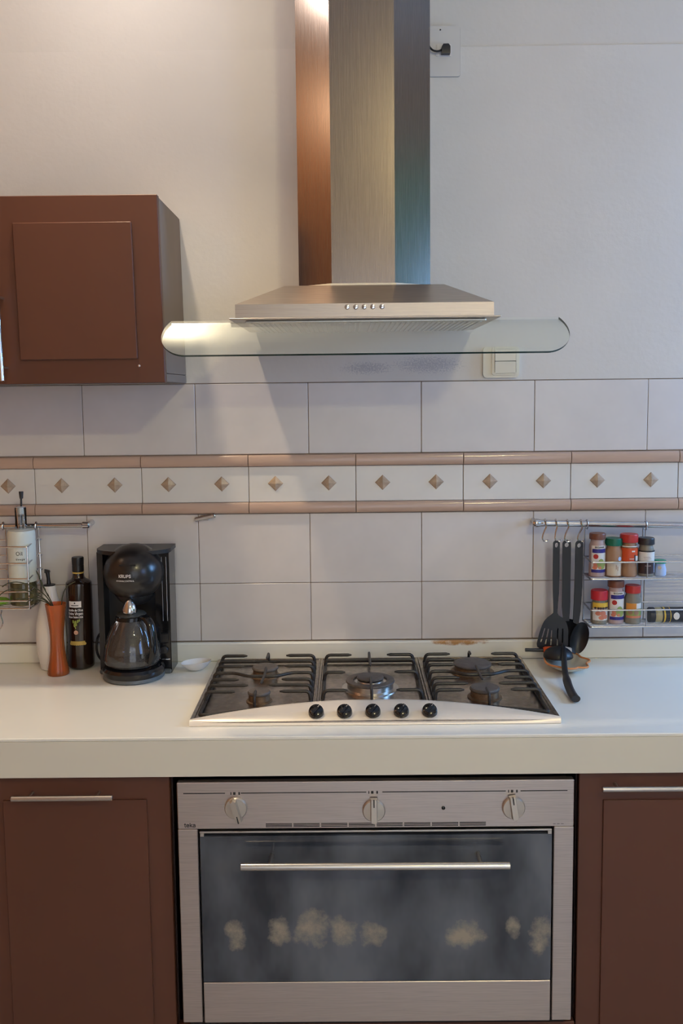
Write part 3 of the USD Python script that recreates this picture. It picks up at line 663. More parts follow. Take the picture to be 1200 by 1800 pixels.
WX, WY = -1.0485, -.0660
t = thing("vinegar_cruet", "slim white ceramic cruet with a black pourer behind the orange vase", "cruet", (WX, WY, .9))
part(t, "body", lathe([(.029, .9008), (.032, .903), (.039, .945), (.042, .985), (.040, 1.03), (.031, 1.075), (.022, 1.105), (.0182, 1.125), (.0178, 1.1345), (.0165, 1.1378), (.012, 1.138)], WX, WY, 40), m_ceramic)
part(t, "pourer", [lathe([(.0165, 1.1375), (.0165, 1.1405), (.008, 1.1415)], WX, WY, 20), tube([(WX - .001, WY, 1.1395), (WX - .002, WY, 1.158), (WX - .004, WY, 1.178)], [.0062, .0048, .0062], 12), hull([(WX - .011, WY - .006, 1.1740), (WX - .011, WY + .006, 1.1740), (WX + .003, WY - .006, 1.1750), (WX + .003, WY + .006, 1.1750), (WX - .012, WY, 1.1845), (WX + .001, WY - .004, 1.1810), (WX + .001, WY + .004, 1.1810)])], m_black)

VX, VY = -1.0150, -.122
t = thing("vase", "slender frosted orange glass vase beside the olive oil bottle", "vase", (VX, VY, .9))
vp = [(.0, .9008), (.0285, .9008), (.0300, .904), (.0285, .912), (.0240, .935), (.0198, .968), (.0185, 1.000), (.0200, 1.03), (.0245, 1.07), (.0288, 1.0985)]
inner = [(r - .0022, max(z, .911)) for r, z in vp[:1:-1] if r > .01][:-1] + [(0, .912)]
n = {"d": ("diffuse_bsdf", dict(color=lin(246, 150, 80))), "tr": ("translucent_bsdf", dict(color=lin(250, 150, 80))), "gl": ("glossy_bsdf", dict(color=(1, 1, 1), roughness=.18)), "tp": ("transparent_bsdf", dict(color=lin(246, 178, 120))),
     "f": ("fresnel", dict(IOR=1.45)), "m1": ("mix_closure", dict(fac=.55)), "m2": ("mix_closure", dict(fac=.5)), "m3": ("mix_closure", {})}
m_vase = usdkit.material(stage, "/World/Looks/orange_glass", n, [("d.BSDF", "m1.closure1"), ("tr.BSDF", "m1.closure2"), ("m1.closure", "m2.closure1"), ("tp.BSDF", "m2.closure2"), ("m2.closure", "m3.closure1"), ("gl.BSDF", "m3.closure2"), ("f.fac", "m3.fac")], surface="m3.closure")
part(t, "body", lathe(vp + inner, VX, VY, 44, ends=False), m_vase, smooth=60)
t = thing("dried_grass", "dried grass stems arching out of the orange vase", "dried grass", (VX, VY, .93), kind="thing")
stems = [[(-1.000, -.128, .925), (-1.006, -.13, 1.02), (-1.012, -.13, 1.09), (-1.028, -.14, 1.135), (-1.045, -.145, 1.185)],
         [(-1.004, -.125, .93), (-1.010, -.13, 1.03), (-1.016, -.132, 1.095), (-1.050, -.16, 1.150), (-1.095, -.17, 1.168), (-1.135, -.17, 1.155)],
         [(-1.002, -.130, .93), (-1.008, -.13, 1.03), (-1.017, -.134, 1.094), (-1.055, -.16, 1.135), (-1.105, -.175, 1.150), (-1.145, -.175, 1.128)],
         [(-1.006, -.122, .93), (-1.010, -.13, 1.03), (-1.018, -.132, 1.093), (-1.060, -.155, 1.118), (-1.100, -.17, 1.122)],
         [(-1.000, -.124, .93), (-.994, -.13, 1.03), (-.990, -.128, 1.095), (-.975, -.14, 1.140), (-.945, -.145, 1.162)],
         [(-1.003, -.134, .93), (-1.010, -.132, 1.03), (-1.018, -.135, 1.094), (-1.046, -.15, 1.120), (-1.075, -.16, 1.108)]]
stems = [[(x - .009, y + .007, z) for x, y, z in st] for st in stems]
for k, s_ in enumerate(stems):
    part(t, "stem", tube(spline(s_, 8), .0014, 6), m_stem)
for (x, y, z, L_) in ((-1.0465, -.146, 1.188, .022), (-1.040, -.144, 1.168, .018), (-1.033, -.141, 1.148, .018), (-1.026, -.139, 1.131, .016)):
    part(t, "seed_head", aim(lathe([(.0004, 0), (.0022, L_ * .3), (.0018, L_ * .7), (.0002, L_)], n=10), (x - .003, y + .007, z - .012), (-.42, -.1, .9)), m_stem)

BX_, BY_ = -.9685, -.0580
t = thing("olive_oil_bottle", "tall dark olive oil bottle between the vase and the coffee maker", "bottle", (BX_, BY_, .9))
R_ = .0360
part(t, "bottle", lathe([(.030, .9008), (.0335, .9035), (R_, .908), (R_, 1.138), (.0350, 1.145), (.030, 1.150), (.021, 1.155), (.0165, 1.160), (.0150, 1.172), (.0148, 1.19)], BX_, BY_, 44), m_oil)
part(t, "cap", lathe([(.0156, 1.1755), (.0162, 1.177), (.0162, 1.193), (.0156, 1.194), (.0162, 1.195), (.0168, 1.213), (.0155, 1.2165), (0, 1.217)], BX_, BY_, 32), m_black)
part(t, "neck_band", lathe([(.0153, 1.1705), (.0160, 1.171), (.0160, 1.1745), (.0153, 1.175)], BX_, BY_, 28), m_gold)
lab = part(t, "badge", patch(BX_, BY_, R_ + .0003, -32, 24, 1.080, 1.0975), m_white, smooth=60)
pr = [patch(BX_, BY_, R_ + .0009, -20, 12, 1.0845, 1.0865), dot_cyl(BX_, BY_, R_, -4, 1.0925, .0022, .0012)]
part(lab, "badge_print", pr, m_ink)
part(t, "lettering", [text_cyl("Aceite de Oliva", BX_, BY_, R_ + .0004, 1.0690, .0065, -.06, bold=True, width=.042), text_cyl("Extra Virgen", BX_, BY_, R_ + .0004, 1.0590, .0070, -.06, bold=True, width=.042), text_cyl("Gran Selección", BX_, BY_, R_ + .0004, 1.0500, .0055, -.06, bold=True, width=.042)], m_white, smooth=False)
lv = []
for a, z, s_ in ((-14, 1.040, .005), (-4, 1.037, .0065), (6, 1.041, .005), (13, 1.0435, .004), (-8, 1.030, .006), (-1, 1.032, .005), (-4, 1.022, .003)): lv.append(dot_cyl(BX_, BY_, R_, a, z, s_, .0007, .5))
part(t, "olive_sprig", lv, m_green_print)
part(t, "seal", dot_cyl(BX_, BY_, R_, -3, 1.009, .0062, .0007), mat("seal_print", lin(206, 160, 132), .5), smooth=60)
sc = [patch(BX_, BY_, R_ + .0003, -33, 34, .976, .984)] + [dot_cyl(BX_, BY_, R_, a, .9765, .0042, .0008) for a in range(-30, 34, 9)]
part(t, "gold_strip", sc, m_gold)

# ================================================================== COFFEE MAKER
t = thing("coffee_maker", "black drip coffee maker with a round filter holder on the worktop", "coffee maker", (-.8, -.12, .9))
def tower_poly(z): return None
xa, xb, ya, yb = -.9005, -.7005, -.125, -.028
back = hull([(x, y, z) for x in (xa + .004, xb - .004) for y in (yb, yb - .03) for z in (.9008, 1.240)] + [(x, -.05, 1.243) for x in (-.86, -.74)])
part(t, "water_tank", back, m_black)
part(t, "side_column", hull([(x, y, z) for x in (xa, xa + .016) for y in (-.112, -.034) for z in (.9008, 1.238)]), m_black)
part(t, "side_column", hull([(x, y, z) for x in (xb - .040, xb) for y in (-.120, -.034) for z in (.9008, 1.236)]), m_gloss)
top = extr_up(Polygon([(xa - .002, yb + .002), (xb + .002, yb + .002), (xb + .002, -.095)] + [(-.8005 + .102 * math.cos(a), -.095 - .062 * math.sin(a)) for a in np.linspace(.1, np.pi - .1, 18)] + [(xa - .002, -.095)]), 1.236, 1.2465)
part(t, "lid", top, m_black)
dome = trimesh.creation.icosphere(4, 1.0); v = dome.vertices * [.0815, .0815, .0780]; v[:, 1] = np.where(v[:, 1] > .03, .03, v[:, 1]); dome.vertices = v + [-.7965, -.122, 1.1855]
fd = part(t, "filter_holder", dome, m_dome, smooth=60, label="round satin black filter holder")
part(fd, "grip_slot", hull([(-.7965 + sx * .022, -.122 - .0745, 1.2180 + dz) for sx in (-1, 1) for dz in (-.003, .0005)] + [(-.7965 + sx * .020, -.122 - .066, 1.2190) for sx in (-1, 1)]), m_dark)
def on_dome(m, cz, cx):
    """wraps front-facing lettering (x, y, z) onto the dome."""
    v = m.vertices.copy(); dep = v[:, 1].copy()
    q = 1 - ((v[:, 0] + .7965) / .0815) ** 2 - ((v[:, 2] - 1.1855) / .0780) ** 2
    v[:, 1] = -.122 - .0815 * np.sqrt(np.clip(q, .02, 1)) + dep - .0004; m.vertices = v; return m
part(fd, "lettering", [on_dome(text_front("KRUPS", -.8025, 0, 1.1845, .0082, .0004, True, .033).subdivide(), 0, 0), on_dome(text_front("AROMACONTROL", -.8025, 0, 1.1735, .0045, .0004, False, .049).subdivide(), 0, 0)], m_white, smooth=False)
part(t, "drip_neck", lathe([(.030, 1.098), (.045, 1.110), (.055, 1.125)], -.7965, -.118, 30), m_black)
gz = part(t, "water_gauge", extr(rrect(-.7215, -.7065, 1.0400, 1.2300, .006), -.1225, -.1195), m_gloss)
part(gz, "gauge_edge", [bx(-.7210, -.7196, -.1236, -.1222, 1.047, 1.226, .0004), bx(-.7092, -.7072, -.1236, -.1222, 1.047, 1.226, .0004)], m_satin)
sw = part(t, "switch_panel", extr(rrect(-.7335, -.7030, .925, 1.020, .008), -.1228, -.1195), m_gloss)
part(sw, "rocker_switch", hull([(x, y, z) for x in (-.7290, -.7075) for y, z in ((-.122, .985), (-.1270, .988), (-.1300, 1.012), (-.122, 1.014))]), m_black)
part(sw, "timer_dial", aim(lathe([(.011, 0), (.011, .006), (.009, .008), (0, .0085)], n=24), (-.7190, -.1225, .966), (0, -1, 0)), m_black)
part(sw, "chrome_strip", bx(-.7290, -.7040, -.1245, -.1225, .938, .9415, .0006), m_chrome)
BCX, BCY = -.7985, -.150
part(t, "base", [lathe([(.078, .9008), (.0825, .903), (.0815, .910), (.0810, .9115)], BCX, BCY, 48), bx(-.899, -.7015, -.130, -.03, .9008, .912, .003)], mat("base_grey", lin(92, 98, 100), .35))
part(t, "warming_plate", lathe([(.0810, .9117), (.0835, .917), (.0835, .926), (.078, .9335), (.066, .936), (0, .936)], BCX, BCY, 48), m_gloss)
t2 = thing("glass_carafe", "clear glass coffee carafe with a black handle on the coffee maker", "carafe", (BCX, BCY, .936))
gp = [(.064, .9375), (.072, .9405), (.0765, .950), (.0775, .962), (.0740, .985), (.0640, 1.020), (.0520, 1.046), (.0425, 1.062), (.0405, 1.068)]
part(t2, "jug", lathe(gp, BCX - .003, BCY, 48, ends=False), m_carafe, smooth=60)
part(t2, "jug_floor", lathe([(.062, .9372), (.062, .9385)], BCX - .003, BCY, 40), m_carafe)
part(t2, "metal_band", lathe([(.0412, 1.060), (.0432, 1.0615), (.0418, 1.0705), (.0395, 1.0712)], BCX - .003, BCY, 40, ends=False), m_gloss)
ld = part(t2, "lid", lathe([(.039, 1.0715), (.041, 1.074), (.036, 1.079), (.020, 1.0835), (0, 1.0845)], BCX - .003, BCY, 36), mat("smoked_lid", lin(70, 70, 66), .15))
part(ld, "drip_valve", lathe([(.0150, 1.0800), (.0190, 1.0850), (.0195, 1.094), (.0150, 1.107), (.0070, 1.1185), (0, 1.1225)], BCX - .001, BCY - .022, 26), m_chrome, label="polished chrome drip valve")
hp = spline([(BCX + .030, BCY - .028, 1.0685), (BCX + .052, BCY - .042, 1.066), (BCX + .064, BCY - .052, 1.030), (BCX + .066, BCY - .056, .990), (BCX + .056, BCY - .056, .952)], 8)
hm = tube(hp, np.interp(np.linspace(0, 1, len(hp)), [0, .15, .5, 1], [.010, .013, .0135, .0095]), 14, 1.0, .75)
part(t2, "handle", hm, m_gloss)
single("power_cable", [tube(spline([(-.918, -.070, .985), (-.912, -.05, .997), (-.905, -.035, .998), (-.899, -.026, .995)], 8), .0035, 8), tube(spline([(-.918, -.070, .985), (-.922, -.068, .955), (-.915, -.06, .925), (-.905, -.05, .912), (-.9035, -.034, .908)], 8), .0035, 8)], m_black, "black coffee maker cable looped beside the oil bottle", "cable")

# spoon dish left of the hob
DXc, DYc = -.634, -.098
def dish(cx, cy, rx, ry, z0, h, wob, seed, spout=None):
    na, nr = 56, 10; v = []; 
    for lay in (0, 1):
        for i in range(nr):
            q = i / (nr - 1)
            for j in range(na):
                a = 2 * np.pi * j / na; w = 1 + wob(a) * q
                r = q if lay == 0 else q * .985
                z = z0 + h * q ** 2.4 + (.0028 if lay else 0) * (1 - .9 * (q > .98))
                v.append((cx + rx * r * w * math.cos(a), cy + ry * r * w * math.sin(a), z))
    f = []
    for lay in (0, 1):
        o = lay * nr * na
        for i in range(nr - 1):
            for j in range(na):
                k = (j + 1) % na; a, b, c, d_ = o + i * na + j, o + i * na + k, o + (i + 1) * na + k, o + (i + 1) * na + j
                f += [(a, c, b), (a, d_, c)] if lay == 0 else [(a, b, c), (a, c, d_)]
    o = nr * na
    for j in range(na):
        k = (j + 1) % na; a, b = (nr - 1) * na + j, (nr - 1) * na + k; f += [(a, o + b, b), (a, o + a, o + b)]
    return trimesh.Trimesh(np.array(v), np.array(f), process=False)
dm = dish(0, 0, .042, .026, 0, .027, lambda a: .28 * max(0, math.cos(a - 3.75)) ** 8, 0)
dm.apply_transform(trimesh.transformations.rotation_matrix(math.radians(24), [0, 0, 1])); dm.apply_translation((-.6345, -.104, .9008))
single("spoon_dish", dm, m_ceramic, "small white ceramic spoon dish with a pouring lip beside the hob", "dish", smooth=60)

# ================================================================== RIGHT RAIL, HOOKS AND UTENSILS
def railz(x): return 1.2985 - .0255 * (x - .30)
t = thing("hanging_rail", "chrome utensil rail on the right with hooks and a spice rack", "rail", (.8, -.05, 1.28))
part(t, "bar", cyl((.318, -.05, railz(.318)), (1.25, -.05, railz(1.25)), .0088, 20), mat("worn_chrome", lin(200, 200, 202), .2, metal=1, var=.12, vscale=25, stretch=(1, 6, 6)))
part(t, "end_cap", aim(lathe([(0, -.012), (.007, -.0105), (.011, -.006), (.0122, 0), (.011, .006), (.0095, .012), (.0095, .020)], n=26), (.3165, -.05, railz(.31)), (1, 0, -.0255)), m_chrome)
part(t, "wall_mount", cyl((.3185, -.045, railz(.31)), (.3185, -.0002, railz(.31)), .0085, 16), m_chrome)
HR = .0108
def s_hook(x, sw, label):
    z = railz(x); pts = []
    for a in np.linspace(-50, 200, 9): pts.append((x - .003 * (a < 0), -.05 + HR * math.cos(math.radians(a)), z + HR * math.sin(math.radians(a))))
    pts = pts[:-1] + [(x + .002, -.0612, z - .006), (x + sw * .25, -.0615, z - .018), (x + sw, -.0620, z - .036)]
    for a in (200, 245, 290, 335): pts.append((x + sw + .0085 + .0085 * math.cos(math.radians(a)), -.0622, z - .041 + .0085 * math.sin(math.radians(a))))
    return single("s_hook", tube(spline(pts, 5), .0023, 8), m_chrome, label, "hook")
s_hook(.3405, -.0085, "empty chrome s-hook nearest the rail end cap")
s_hook(.3705, -.0035, "chrome s-hook holding the slotted spatula")
s_hook(.4025, -.0085, "chrome s-hook holding the ladle")
s_hook(.4405, -.0105, "chrome s-hook holding the serving spoon")

def hole(x, z, rx, rz): return affinity.scale(Point(x, z).buffer(1, quad_segs=10), rx, rz)
# slotted spatula
Yu = -.0635
t = thing("slotted_spatula", "black slotted spatula hanging leftmost on the right rail", "spatula", (.368, Yu, .935))
hp_ = Polygon([(.3615, 1.243), (.3612, 1.15), (.3625, 1.10), (.3645, 1.055), (.3640, 1.042), (.3750, 1.042), (.3755, 1.055), (.3785, 1.10), (.3795, 1.15), (.3795, 1.243)]).union(Point(.3705, 1.241).buffer(.0091)).difference(hole(.3705, 1.2375, .0048, .0072))
part(t, "handle", extr(hp_, Yu - .0030, Yu + .0030), m_nylon)
bp = Polygon([(.364, 1.045), (.375, 1.045), (.379, 1.038), (.392, 1.029), (.401, 1.017), (.4055, 1.002), (.4065, .955), (.4045, .945), (.399, .9385), (.368, .9375), (.340, .9400), (.327, .9430), (.3195, .949), (.3185, .957), (.324, .982), (.332, 1.008), (.339, 1.022), (.350, 1.034), (.360, 1.041)]).buffer(.002).buffer(-.002)
for (x0, z0, x1, z1) in ((.3405, 1.000, .3300, .963), (.3510, .998, .3430, .957), (.3600, .994, .3580, .954), (.3770, 1.000, .3760, .953), (.3905, .998, .3905, .960)):
    bp = bp.difference(LineString([(x0, z0), (x1, z1)]).buffer(.0021, quad_segs=5))
part(t, "blade", extr(bp, Yu - .0022, Yu + .0008), m_nylon)
# ladle behind
Yl = -.0560
t = thing("ladle", "black ladle hanging between the spatula and the serving spoon", "ladle", (.405, -.04, .93))
lp = Polygon([(.3895, 1.240), (.3900, 1.06), (.394, 1.02), (.410, 1.02), (.4125, 1.06), (.4125, 1.240)]).union(Point(.401, 1.239).buffer(.0115)).difference(hole(.4010, 1.2365, .0062, .0065))
part(t, "handle", extr(lp, Yl - .0028, Yl + .0028), m_nylon)
lb = trimesh.creation.icosphere(3, 1.0); v = lb.vertices * [.034, .024, .044]; v[:, 1] = np.where(v[:, 1] < 0, np.abs(v[:, 1]) * .8 - .001, v[:, 1]); lb.vertices = v + [.4130, -.0440, .9785]
part(t, "bowl", lb, m_nylon, smooth=50)
# serving spoon
t = thing("serving_spoon", "black serving spoon with an oval bowl hanging rightmost", "spoon", (.437, Yu, .93))
sp_ = Polygon([(.4235, 1.241), (.4225, 1.12), (.4205, 1.05), (.4195, 1.018), (.4345, 1.010), (.4400, 1.05), (.4435, 1.12), (.4445, 1.241)]).union(Point(.434, 1.239).buffer(.0105)).difference(hole(.4335, 1.2360, .0055, .0065))
part(t, "handle", extr(sp_, Yu - .0030, Yu + .0030), m_nylon)
na, nr = 40, 9; v = []; th_ = math.radians(14)
for lay in (0, 1):
    for i in range(nr):
        q = i / (nr - 1)
        for j in range(na):
            a = 2 * np.pi * j / na; px, pz = .0265 * q * math.cos(a), .0465 * q * math.sin(a)
            X_, Z_ = px * math.cos(th_) - pz * math.sin(th_) * -1, pz * math.cos(th_) - px * math.sin(th_)
            v.append((.4345 + X_ * .96 - pz * .42 * .0, Yu - .004 + (.0165 * (1 - q * q)) + (.0028 if lay else 0), .9725 + Z_))
f = []
for lay in (0, 1):
    o = lay * nr * na
    for i in range(nr - 1):
        for j in range(na):
            k = (j + 1) % na; a, b, c, d_ = o + i * na + j, o + i * na + k, o + (i + 1) * na + k, o + (i + 1) * na + j
            f += [(a, b, c), (a, c, d_)] if lay == 0 else [(a, c, b), (a, d_, c)]
o = nr * na
for j in range(na):
    k = (j + 1) % na; a, b = (nr - 1) * na + j, (nr - 1) * na + k; f += [(a, b, o + b), (a, o + b, o + a)]
bw = trimesh.Trimesh(np.array(v), np.array(f), process=False)
vv = bw.vertices.copy(); vv[:, 0] = .4375 + (vv[:, 0] - .4345) * -1 * -1; bw.vertices = vv
part(t, "bowl", bw, m_nylon, smooth=50)

# ================================================================== SPICE RACK AND JARS
t = thing("spice_rack", "two tier chrome wire spice rack hooked on the right rail", "spice rack", (.8, -.07, 1.01))
RL, RR, RF, RK = .4560, 1.00, -.112, -.030
mw = mat("rack_wire", lin(198, 200, 206), .25, metal=1, var=.15, vscale=40)
for zf, zm in ((1.1492, 1.1965), (1.0155, 1.0628)):
    part(t, "tier_rail", tube(fillet([(RL, RK, zf), (RL, RF, zf), (RR, RF, zf), (RR, RK, zf), (RL, RK, zf)], .006, 4), .0026, 8), mw)
    part(t, "tier_rail", tube(fillet([(RL, RK, zm + .003), (RL, RF, zm), (RR, RF, zm), (RR, RK, zm + .003), (RL, RK, zm + .003)], .006, 4), .0024, 8), mw)
    for y in (-.095, -.078, -.061, -.045): part(t, "floor_wire", tube([(RL, y, zf), (RR, y, zf)], .0019, 6), mw)
    for x in (.5810 + .0285, .86): part(t, "upright_wire", tube([(x, RF + .001, zf), (x, RF + .001, zm)], .0017, 6), mw)
for x in (RL, .62, .82, RR): part(t, "hook_wire", tube(spline([(x + .002, -.0445, railz(x) - .0135), (x + .002, -.0590, railz(x) - .0085), (x + .002, -.0610, railz(x)), (x + .002, -.050, railz(x) + .0112), (x + .001, -.0390, railz(x)), (x, -.034, railz(x) - .05), (x, -.030, 1.20), (x, -.030, 1.10), (x, -.030, 1.0130)], 7), .0022, 8), mw)

m_jarglass = thin_glass("jar_glass", (.86, .84, .80), haze=.30, hazecol=lin(176, 168, 160))
cols = dict(brown=lin(112, 66, 48), green=lin(0, 96, 70), red=lin(178, 44, 38), pink=lin(190, 40, 52), black=lin(42, 40, 42), tan=lin(160, 122, 92), pale=lin(206, 190, 168), blue=lin(44, 40, 120), olive=lin(150, 158, 84),
            orange=lin(206, 78, 34), white=lin(220, 214, 206), grey=lin(128, 122, 108), darkbrown=lin(60, 42, 42), yellow=lin(218, 176, 58), sand=lin(176, 160, 116), ltblue=lin(178, 196, 226), salmon=lin(206, 122, 92), mauve=lin(176, 152, 148), green2=lin(30, 140, 104), amber=lin(214, 140, 56))
mc = {k: mat("spice_" + k, c, .4) for k, c in cols.items()}
JZ1, JZ2, JY = 1.1516, 1.0179, -.074
def jar(x, z, r, h, cap, caph, body, label, name="spice_jar", waist=0., capr=1.0, prints=()):
    t = thing(name, label, "spice jar" if name == "spice_jar" else "pot", (x, JY, z), group="spice jars on the wire rack" if name == "spice_jar" else None)
    zc = z + h - caph
    prof = [(r * .9, z), (r, z + .003)] + ([(r * 1.02, z + h * .1), (r * .84, z + h * .42), (r * .94, z + h * .48)] if waist else []) + [(r * (.98 if waist else 1), zc - .016), (r * .82, zc - .006), (r * .82, zc)]
    part(t, "jar_body", lathe(prof, x, JY, 32), mc[body])
    part(t, "cap", lathe([(r * capr, zc + .0004), (r * capr * 1.01, zc + .002), (r * capr * 1.01, z + h - .003), (r * capr * .94, z + h), (0, z + h)], x, JY, 32), mc[cap])
    for nm, items, m in prints:
        for it in items:
            if it[0] == 'b': q = patch(x, JY, r + it[5] if len(it) > 5 else r, it[1], it[2], z + it[3], z + it[4])
            elif it[0] == 'd': q = dot_cyl(x, JY, r, it[1], z + it[2], it[3], .0009 + (it[5] if len(it) > 5 else 0), it[4])
            else: q = text_cyl(it[1], x, JY, r + .0009, z + it[2], it[3], math.radians(it[4]), bold=True, width=it[5])
            part(t, nm, q, mc[m], smooth=60)
    return t
blend = lambda dz: (("label", [('b', -58, 62, .013, .088 + dz)], "white"), ("label_band", [('b', -50, 56, .068 + dz, .079 + dz, .0004), ('b', -58, 62, .013, .0215, .0004)], "blue"), ("label_print", [('t', "McCormick", .0815 + dz, .005, 2, .026)], "ink" if 0 else "darkbrown"),
    ("label_emblem", [('d', -24, .058 + dz, .0068, 1)], "red"), ("label_picture", [('d', 14, .044, .0075, 1), ('d', 32, .036, .008, 1), ('d', -5, .034, .007, 1.1), ('d', 20, .028, .006, 1.4)], "olive"), ("label_picture", [('d', -22, .035, .0075, 1), ('d', -30, .027, .005, 1.3), ('d', 4, .027, .004, 1.2)], "salmon"))
jar(.4815, JZ1, .0222, .1205, "brown", .0165, "mauve", "brown capped spice jar with a blue banded label, first on the top tier", prints=blend(0))
jar(.5268, JZ1, .0235, .1065, "green", .020, "tan", "green capped spice jar with a plain pale label on the top tier", prints=(("label", [('b', -62, 40, .004, .0405)], "pale"), ("label_print", [('b', 2, 6, .022, .034, .0004), ('b', 12, 16, .018, .030, .0004)], "tan"), ("sticker", [('d', 28, .051, .006, .9)], "ltblue")))
jar(.5690, JZ1, .0230, .1175, "red", .0225, "tan", "red capped spice shaker with an orange label and narrow waist", waist=1, capr=1.06, prints=(("label", [('b', -70, 66, .044, .0805, .0012)], "orange"), ("label_band", [('b', -70, 66, .0835, .0862, .0004), ('b', 30, 58, .045, .0585, .0018)], "white"), ("label_print", [('b', 2, 24, .0700, .0740, .0016), ('b', -12, 18, .0500, .0518, .0016)], "white"), ("barcode", [('b', 20, 30, .044, .062, .0016), ('b', 58, 64, .044, .062, .0016)], "black")))
jar(.6168, JZ1, .0222, .1065, "black", .0185, "grey", "black capped spice jar with a white and dark brown label", prints=(("label", [('b', -75, 75, .0425, .0690)], "white"), ("label_band", [('b', -75, 75, .0690, .0725, .0004)], "black"), ("label_lower", [('b', -75, 75, .0085, .0422)], "darkbrown"), ("barcode", [('b', 48, 66, .0105, .0415, .0005)], "ltblue"), ("label_print", [('b', -30, 20, .050, .0512, .0004), ('b', -34, 14, .0545, .0557, .0004), ('b', -24, 20, .030, .0313, .0004)], "mauve")))
jar(.6565, JZ1, .0165, .0435, "green2", .0085, "ltblue", "small pale blue pot with a green lid at the end of the top tier", name="small_pot", prints=(("emblem", [('d', -22, .024, .005, 1)], "pale"),))
jar(.4895, JZ2, .0232, .0940, "pink", .0260, "grey", "wide pinkish red capped spice jar on the lower tier", prints=(("label", [('b', -62, 62, .012, .0615)], "white"), ("label_band", [('b', -62, 62, .046, .0615, .0004)], "yellow"), ("label_print", [('d', x_, .047, .003, 1.2, .0004) for x_ in (-40, -20, -5, 12, 30, 44)], "darkbrown"), ("label_picture", [('d', -20, .032, .006, 1.4), ('d', 12, .032, .007, 1.3), ('d', 30, .022, .006, 1.2), ('d', 2, .020, .006, 1.4)], "salmon")))
jar(.5352, JZ2, .0224, .1215, "brown", .0185, "mauve", "brown capped spice jar with a blue banded label, second on the lower tier", prints=blend(.004))
jar(.5822, JZ2, .0228, .1070, "red", .0210, "grey", "small red capped jar of grey spice with an orange label on the lower tier", capr=.92, prints=(("label", [('b', -62, 62, .018, .0590)], "olive"), ("label_band", [('b', -62, 10, .040, .0590, .0004)], "amber"), ("label_picture", [('b', 10, 62, .044, .0590, .0004)], "white"), ("label_print", [('b', -62, 62, .0180, .0240, .0005)], "salmon"), ("label_emblem", [('d', -30, .034, .006, 1, .0004), ('d', 10, .033, .007, 1, .0004)], "tan")))
# lying jar
lr, lx, lz = .0216, .6275, JZ2 + .0216
t = thing("spice_jar", "black capped spice jar lying on its side on the lower tier", "spice jar", (lx + .05, JY, JZ2), group="spice jars on the wire rack")
lay = lambda prof: aim(lathe(prof, n=32), (lx, JY, lz), (1, 0, 0))
part(t, "cap", lay([(.0205, 0), (lr, .002), (lr, .0135), (lr * .98, .0145)]), mc["black"])
part(t, "jar_body", lay([(lr * .86, .0147), (lr * .88, .018), (lr * .97, .021), (lr * .985, .11), (lr * .9, .113)]), mc["sand"])
part(t, "label", lay([(lr, .0335), (lr * 1.004, .0336), (lr * 1.004, .102), (lr, .1022)]), mc["black"])
for a, b in ((.0375, .0415), (.0545, .0560)): part(t, "label_band", lay([(lr * 1.008, a), (lr * 1.01, a + .0004), (lr * 1.01, b), (lr * 1.008, b + .0004)]), mc["yellow"])
em = trimesh.creation.icosphere(2, 1); em.vertices = em.vertices * [.0085, .0008, .0105] + [lx + .071, JY - lr * 1.0, lz + .001]
part(t, "label_emblem", em, mc["white"])

# ================================================================== SHELL DISH, LADLE AND LIGHTER ON THE WORKTOP
sw_ = lambda a: .10 * math.cos(7 * a) * (1 if abs(math.atan2(math.sin(a), math.cos(a))) < 1.4 else .25) + .16 * max(0, math.cos(a - 3.4)) ** 4
sd_ = dish(.3900, -.128, .056, .076, .9008, .026, sw_, 1)
t = thing("shell_dish", "shell shaped ceramic spoon rest with a rusty orange rim", "spoon rest", (.39, -.128, .9))
part(t, "dish", sd_, m_shell_in, smooth=60)
rimp = [(.3900 + .056 * .99 * (1 + sw_(a)) * math.cos(a), -.128 + .076 * .99 * (1 + sw_(a)) * math.sin(a), .9272) for a in np.linspace(0, 2 * np.pi, 97)]
part(t, "rim", tube(rimp, .0028, 8), m_shell, smooth=60)
t = thing("ladle", "black ladle resting in the shell dish with its handle toward the camera", "ladle", (.37, -.2, .9))
lb = trimesh.creation.icosphere(3, 1.0); v = lb.vertices * [.041, .040, .028]; v[:, 2] = np.where(v[:, 2] < 0, v[:, 2] * .12, v[:, 2]); lb.vertices = v + [.3680, -.112, .9338]
part(t, "bowl", lb, m_nylon, smooth=50)
hpts = spline([(.3830, -.095, .958), (.3795, -.125, .9565), (.3640, -.200, .940), (.3520, -.280, .921), (.3470, -.340, .9125), (.3460, -.400, .9115)], 8)
part(t, "handle", tube(hpts, np.interp(np.linspace(0, 1, len(hpts)), [0, .2, .55, .62, 1], [.0075, .0075, .0085, .0115, .0120]), 12, .95, .72), m_nylon)
t = thing("gas_lighter", "black and orange stick lighter lying across the shell dish", "lighter", (.345, -.068, .93))
Yg = -.080
part(t, "nozzle", cyl((.2830, Yg, .9440), (.3335, Yg, .9428), .0048, 18), m_black)
part(t, "body", hull([(x, Yg + sy * r, .9425 + sz * r) for x, r in ((.3335, .0060), (.340, .0085), (.395, .0085)) for sy in (-1, 1) for sz in (-1, 1)]), m_orange)
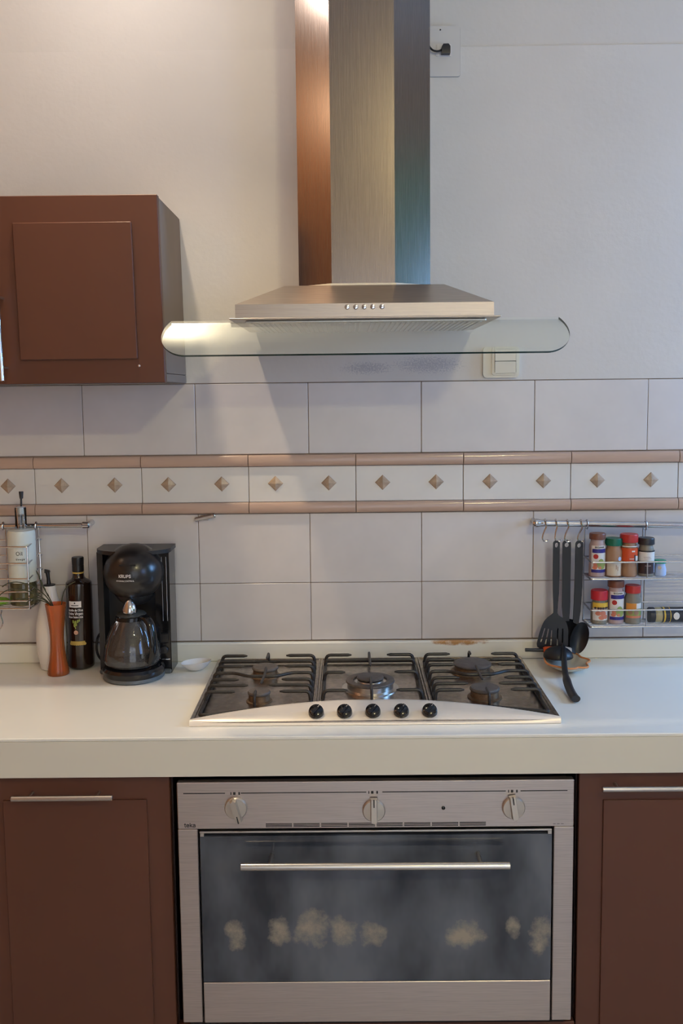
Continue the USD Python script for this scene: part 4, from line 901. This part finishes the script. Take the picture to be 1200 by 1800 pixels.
part(t, "end_piece", hull([(x, Yg + sy * r, .9420 + sz * r) for x, r in ((.3953, .0085), (.412, .0060)) for sy in (-1, 1) for sz in (-1, 1)]), m_white_plastic)

# ================================================================== LAMPS
def sphere_lamp(path, pos, r, col, watts, cone=None, tilt=(0, 0, 0)):
    l = UsdLux.SphereLight.Define(stage, path); l.CreateRadiusAttr(r); l.CreateColorAttr(Gf.Vec3f(*col)); l.CreateIntensityAttr(watts)
    if cone:
        sh = UsdLux.ShapingAPI.Apply(l.GetPrim()); sh.CreateShapingConeAngleAttr(cone); sh.CreateShapingConeSoftnessAttr(1.0)
    xf(l, pos, tilt)
LW = (-.79, -.43, 2.90)
t = thing("ceiling_lamp", "warm spot lamp on the ceiling above the wall cabinet", "lamp", (LW[0], LW[1], 2.9))
part(t, "shade", lathe([(.045, 2.93), (.042, 2.955), (.02, 2.985), (.012, 2.99), (.012, 3.249)], LW[0], LW[1], 28), m_satin)
sphere_lamp("/World/warm_bulb", (LW[0], LW[1], 2.885), .03, GLOW_C, 200)
sphere_lamp("/World/warm_beam", (LW[0], LW[1], 2.87), .03, SPOT_C, 400, 50, (-12, -9, 0))
t = thing("ceiling_lamp", "three bulb ceiling lamp behind the camera", "lamp", (.74, -3.41, 3.1))
part(t, "ceiling_bar", bx(.60, .88, -3.44, -3.38, 3.215, 3.249), m_satin)
for i, x in enumerate((.64, .74, .84)):
    part(t, "socket", cyl((x, -3.41, 3.215), (x, -3.41, 3.15), .02, 18), m_satin)
    sphere_lamp(f"/World/room_bulb_{i + 1:03d}", (x, -3.41, 3.11), .035, BULB_C, 520)
LL = (-2.12, -.95, 2.95)  # lamp added out of view to give the duct side a warm reflection
t = thing("ceiling_lamp", "added unseen warm lamp brightening the ochre left wall", "lamp", LL)
part(t, "shade", lathe([(.045, 2.98), (.042, 3.005), (.02, 3.035), (.012, 3.04), (.012, 3.249)], LL[0], LL[1], 28), m_satin)
sphere_lamp("/World/left_bulb", (LL[0], LL[1], 2.935), .03, ADDED_LEFT_C, 160)
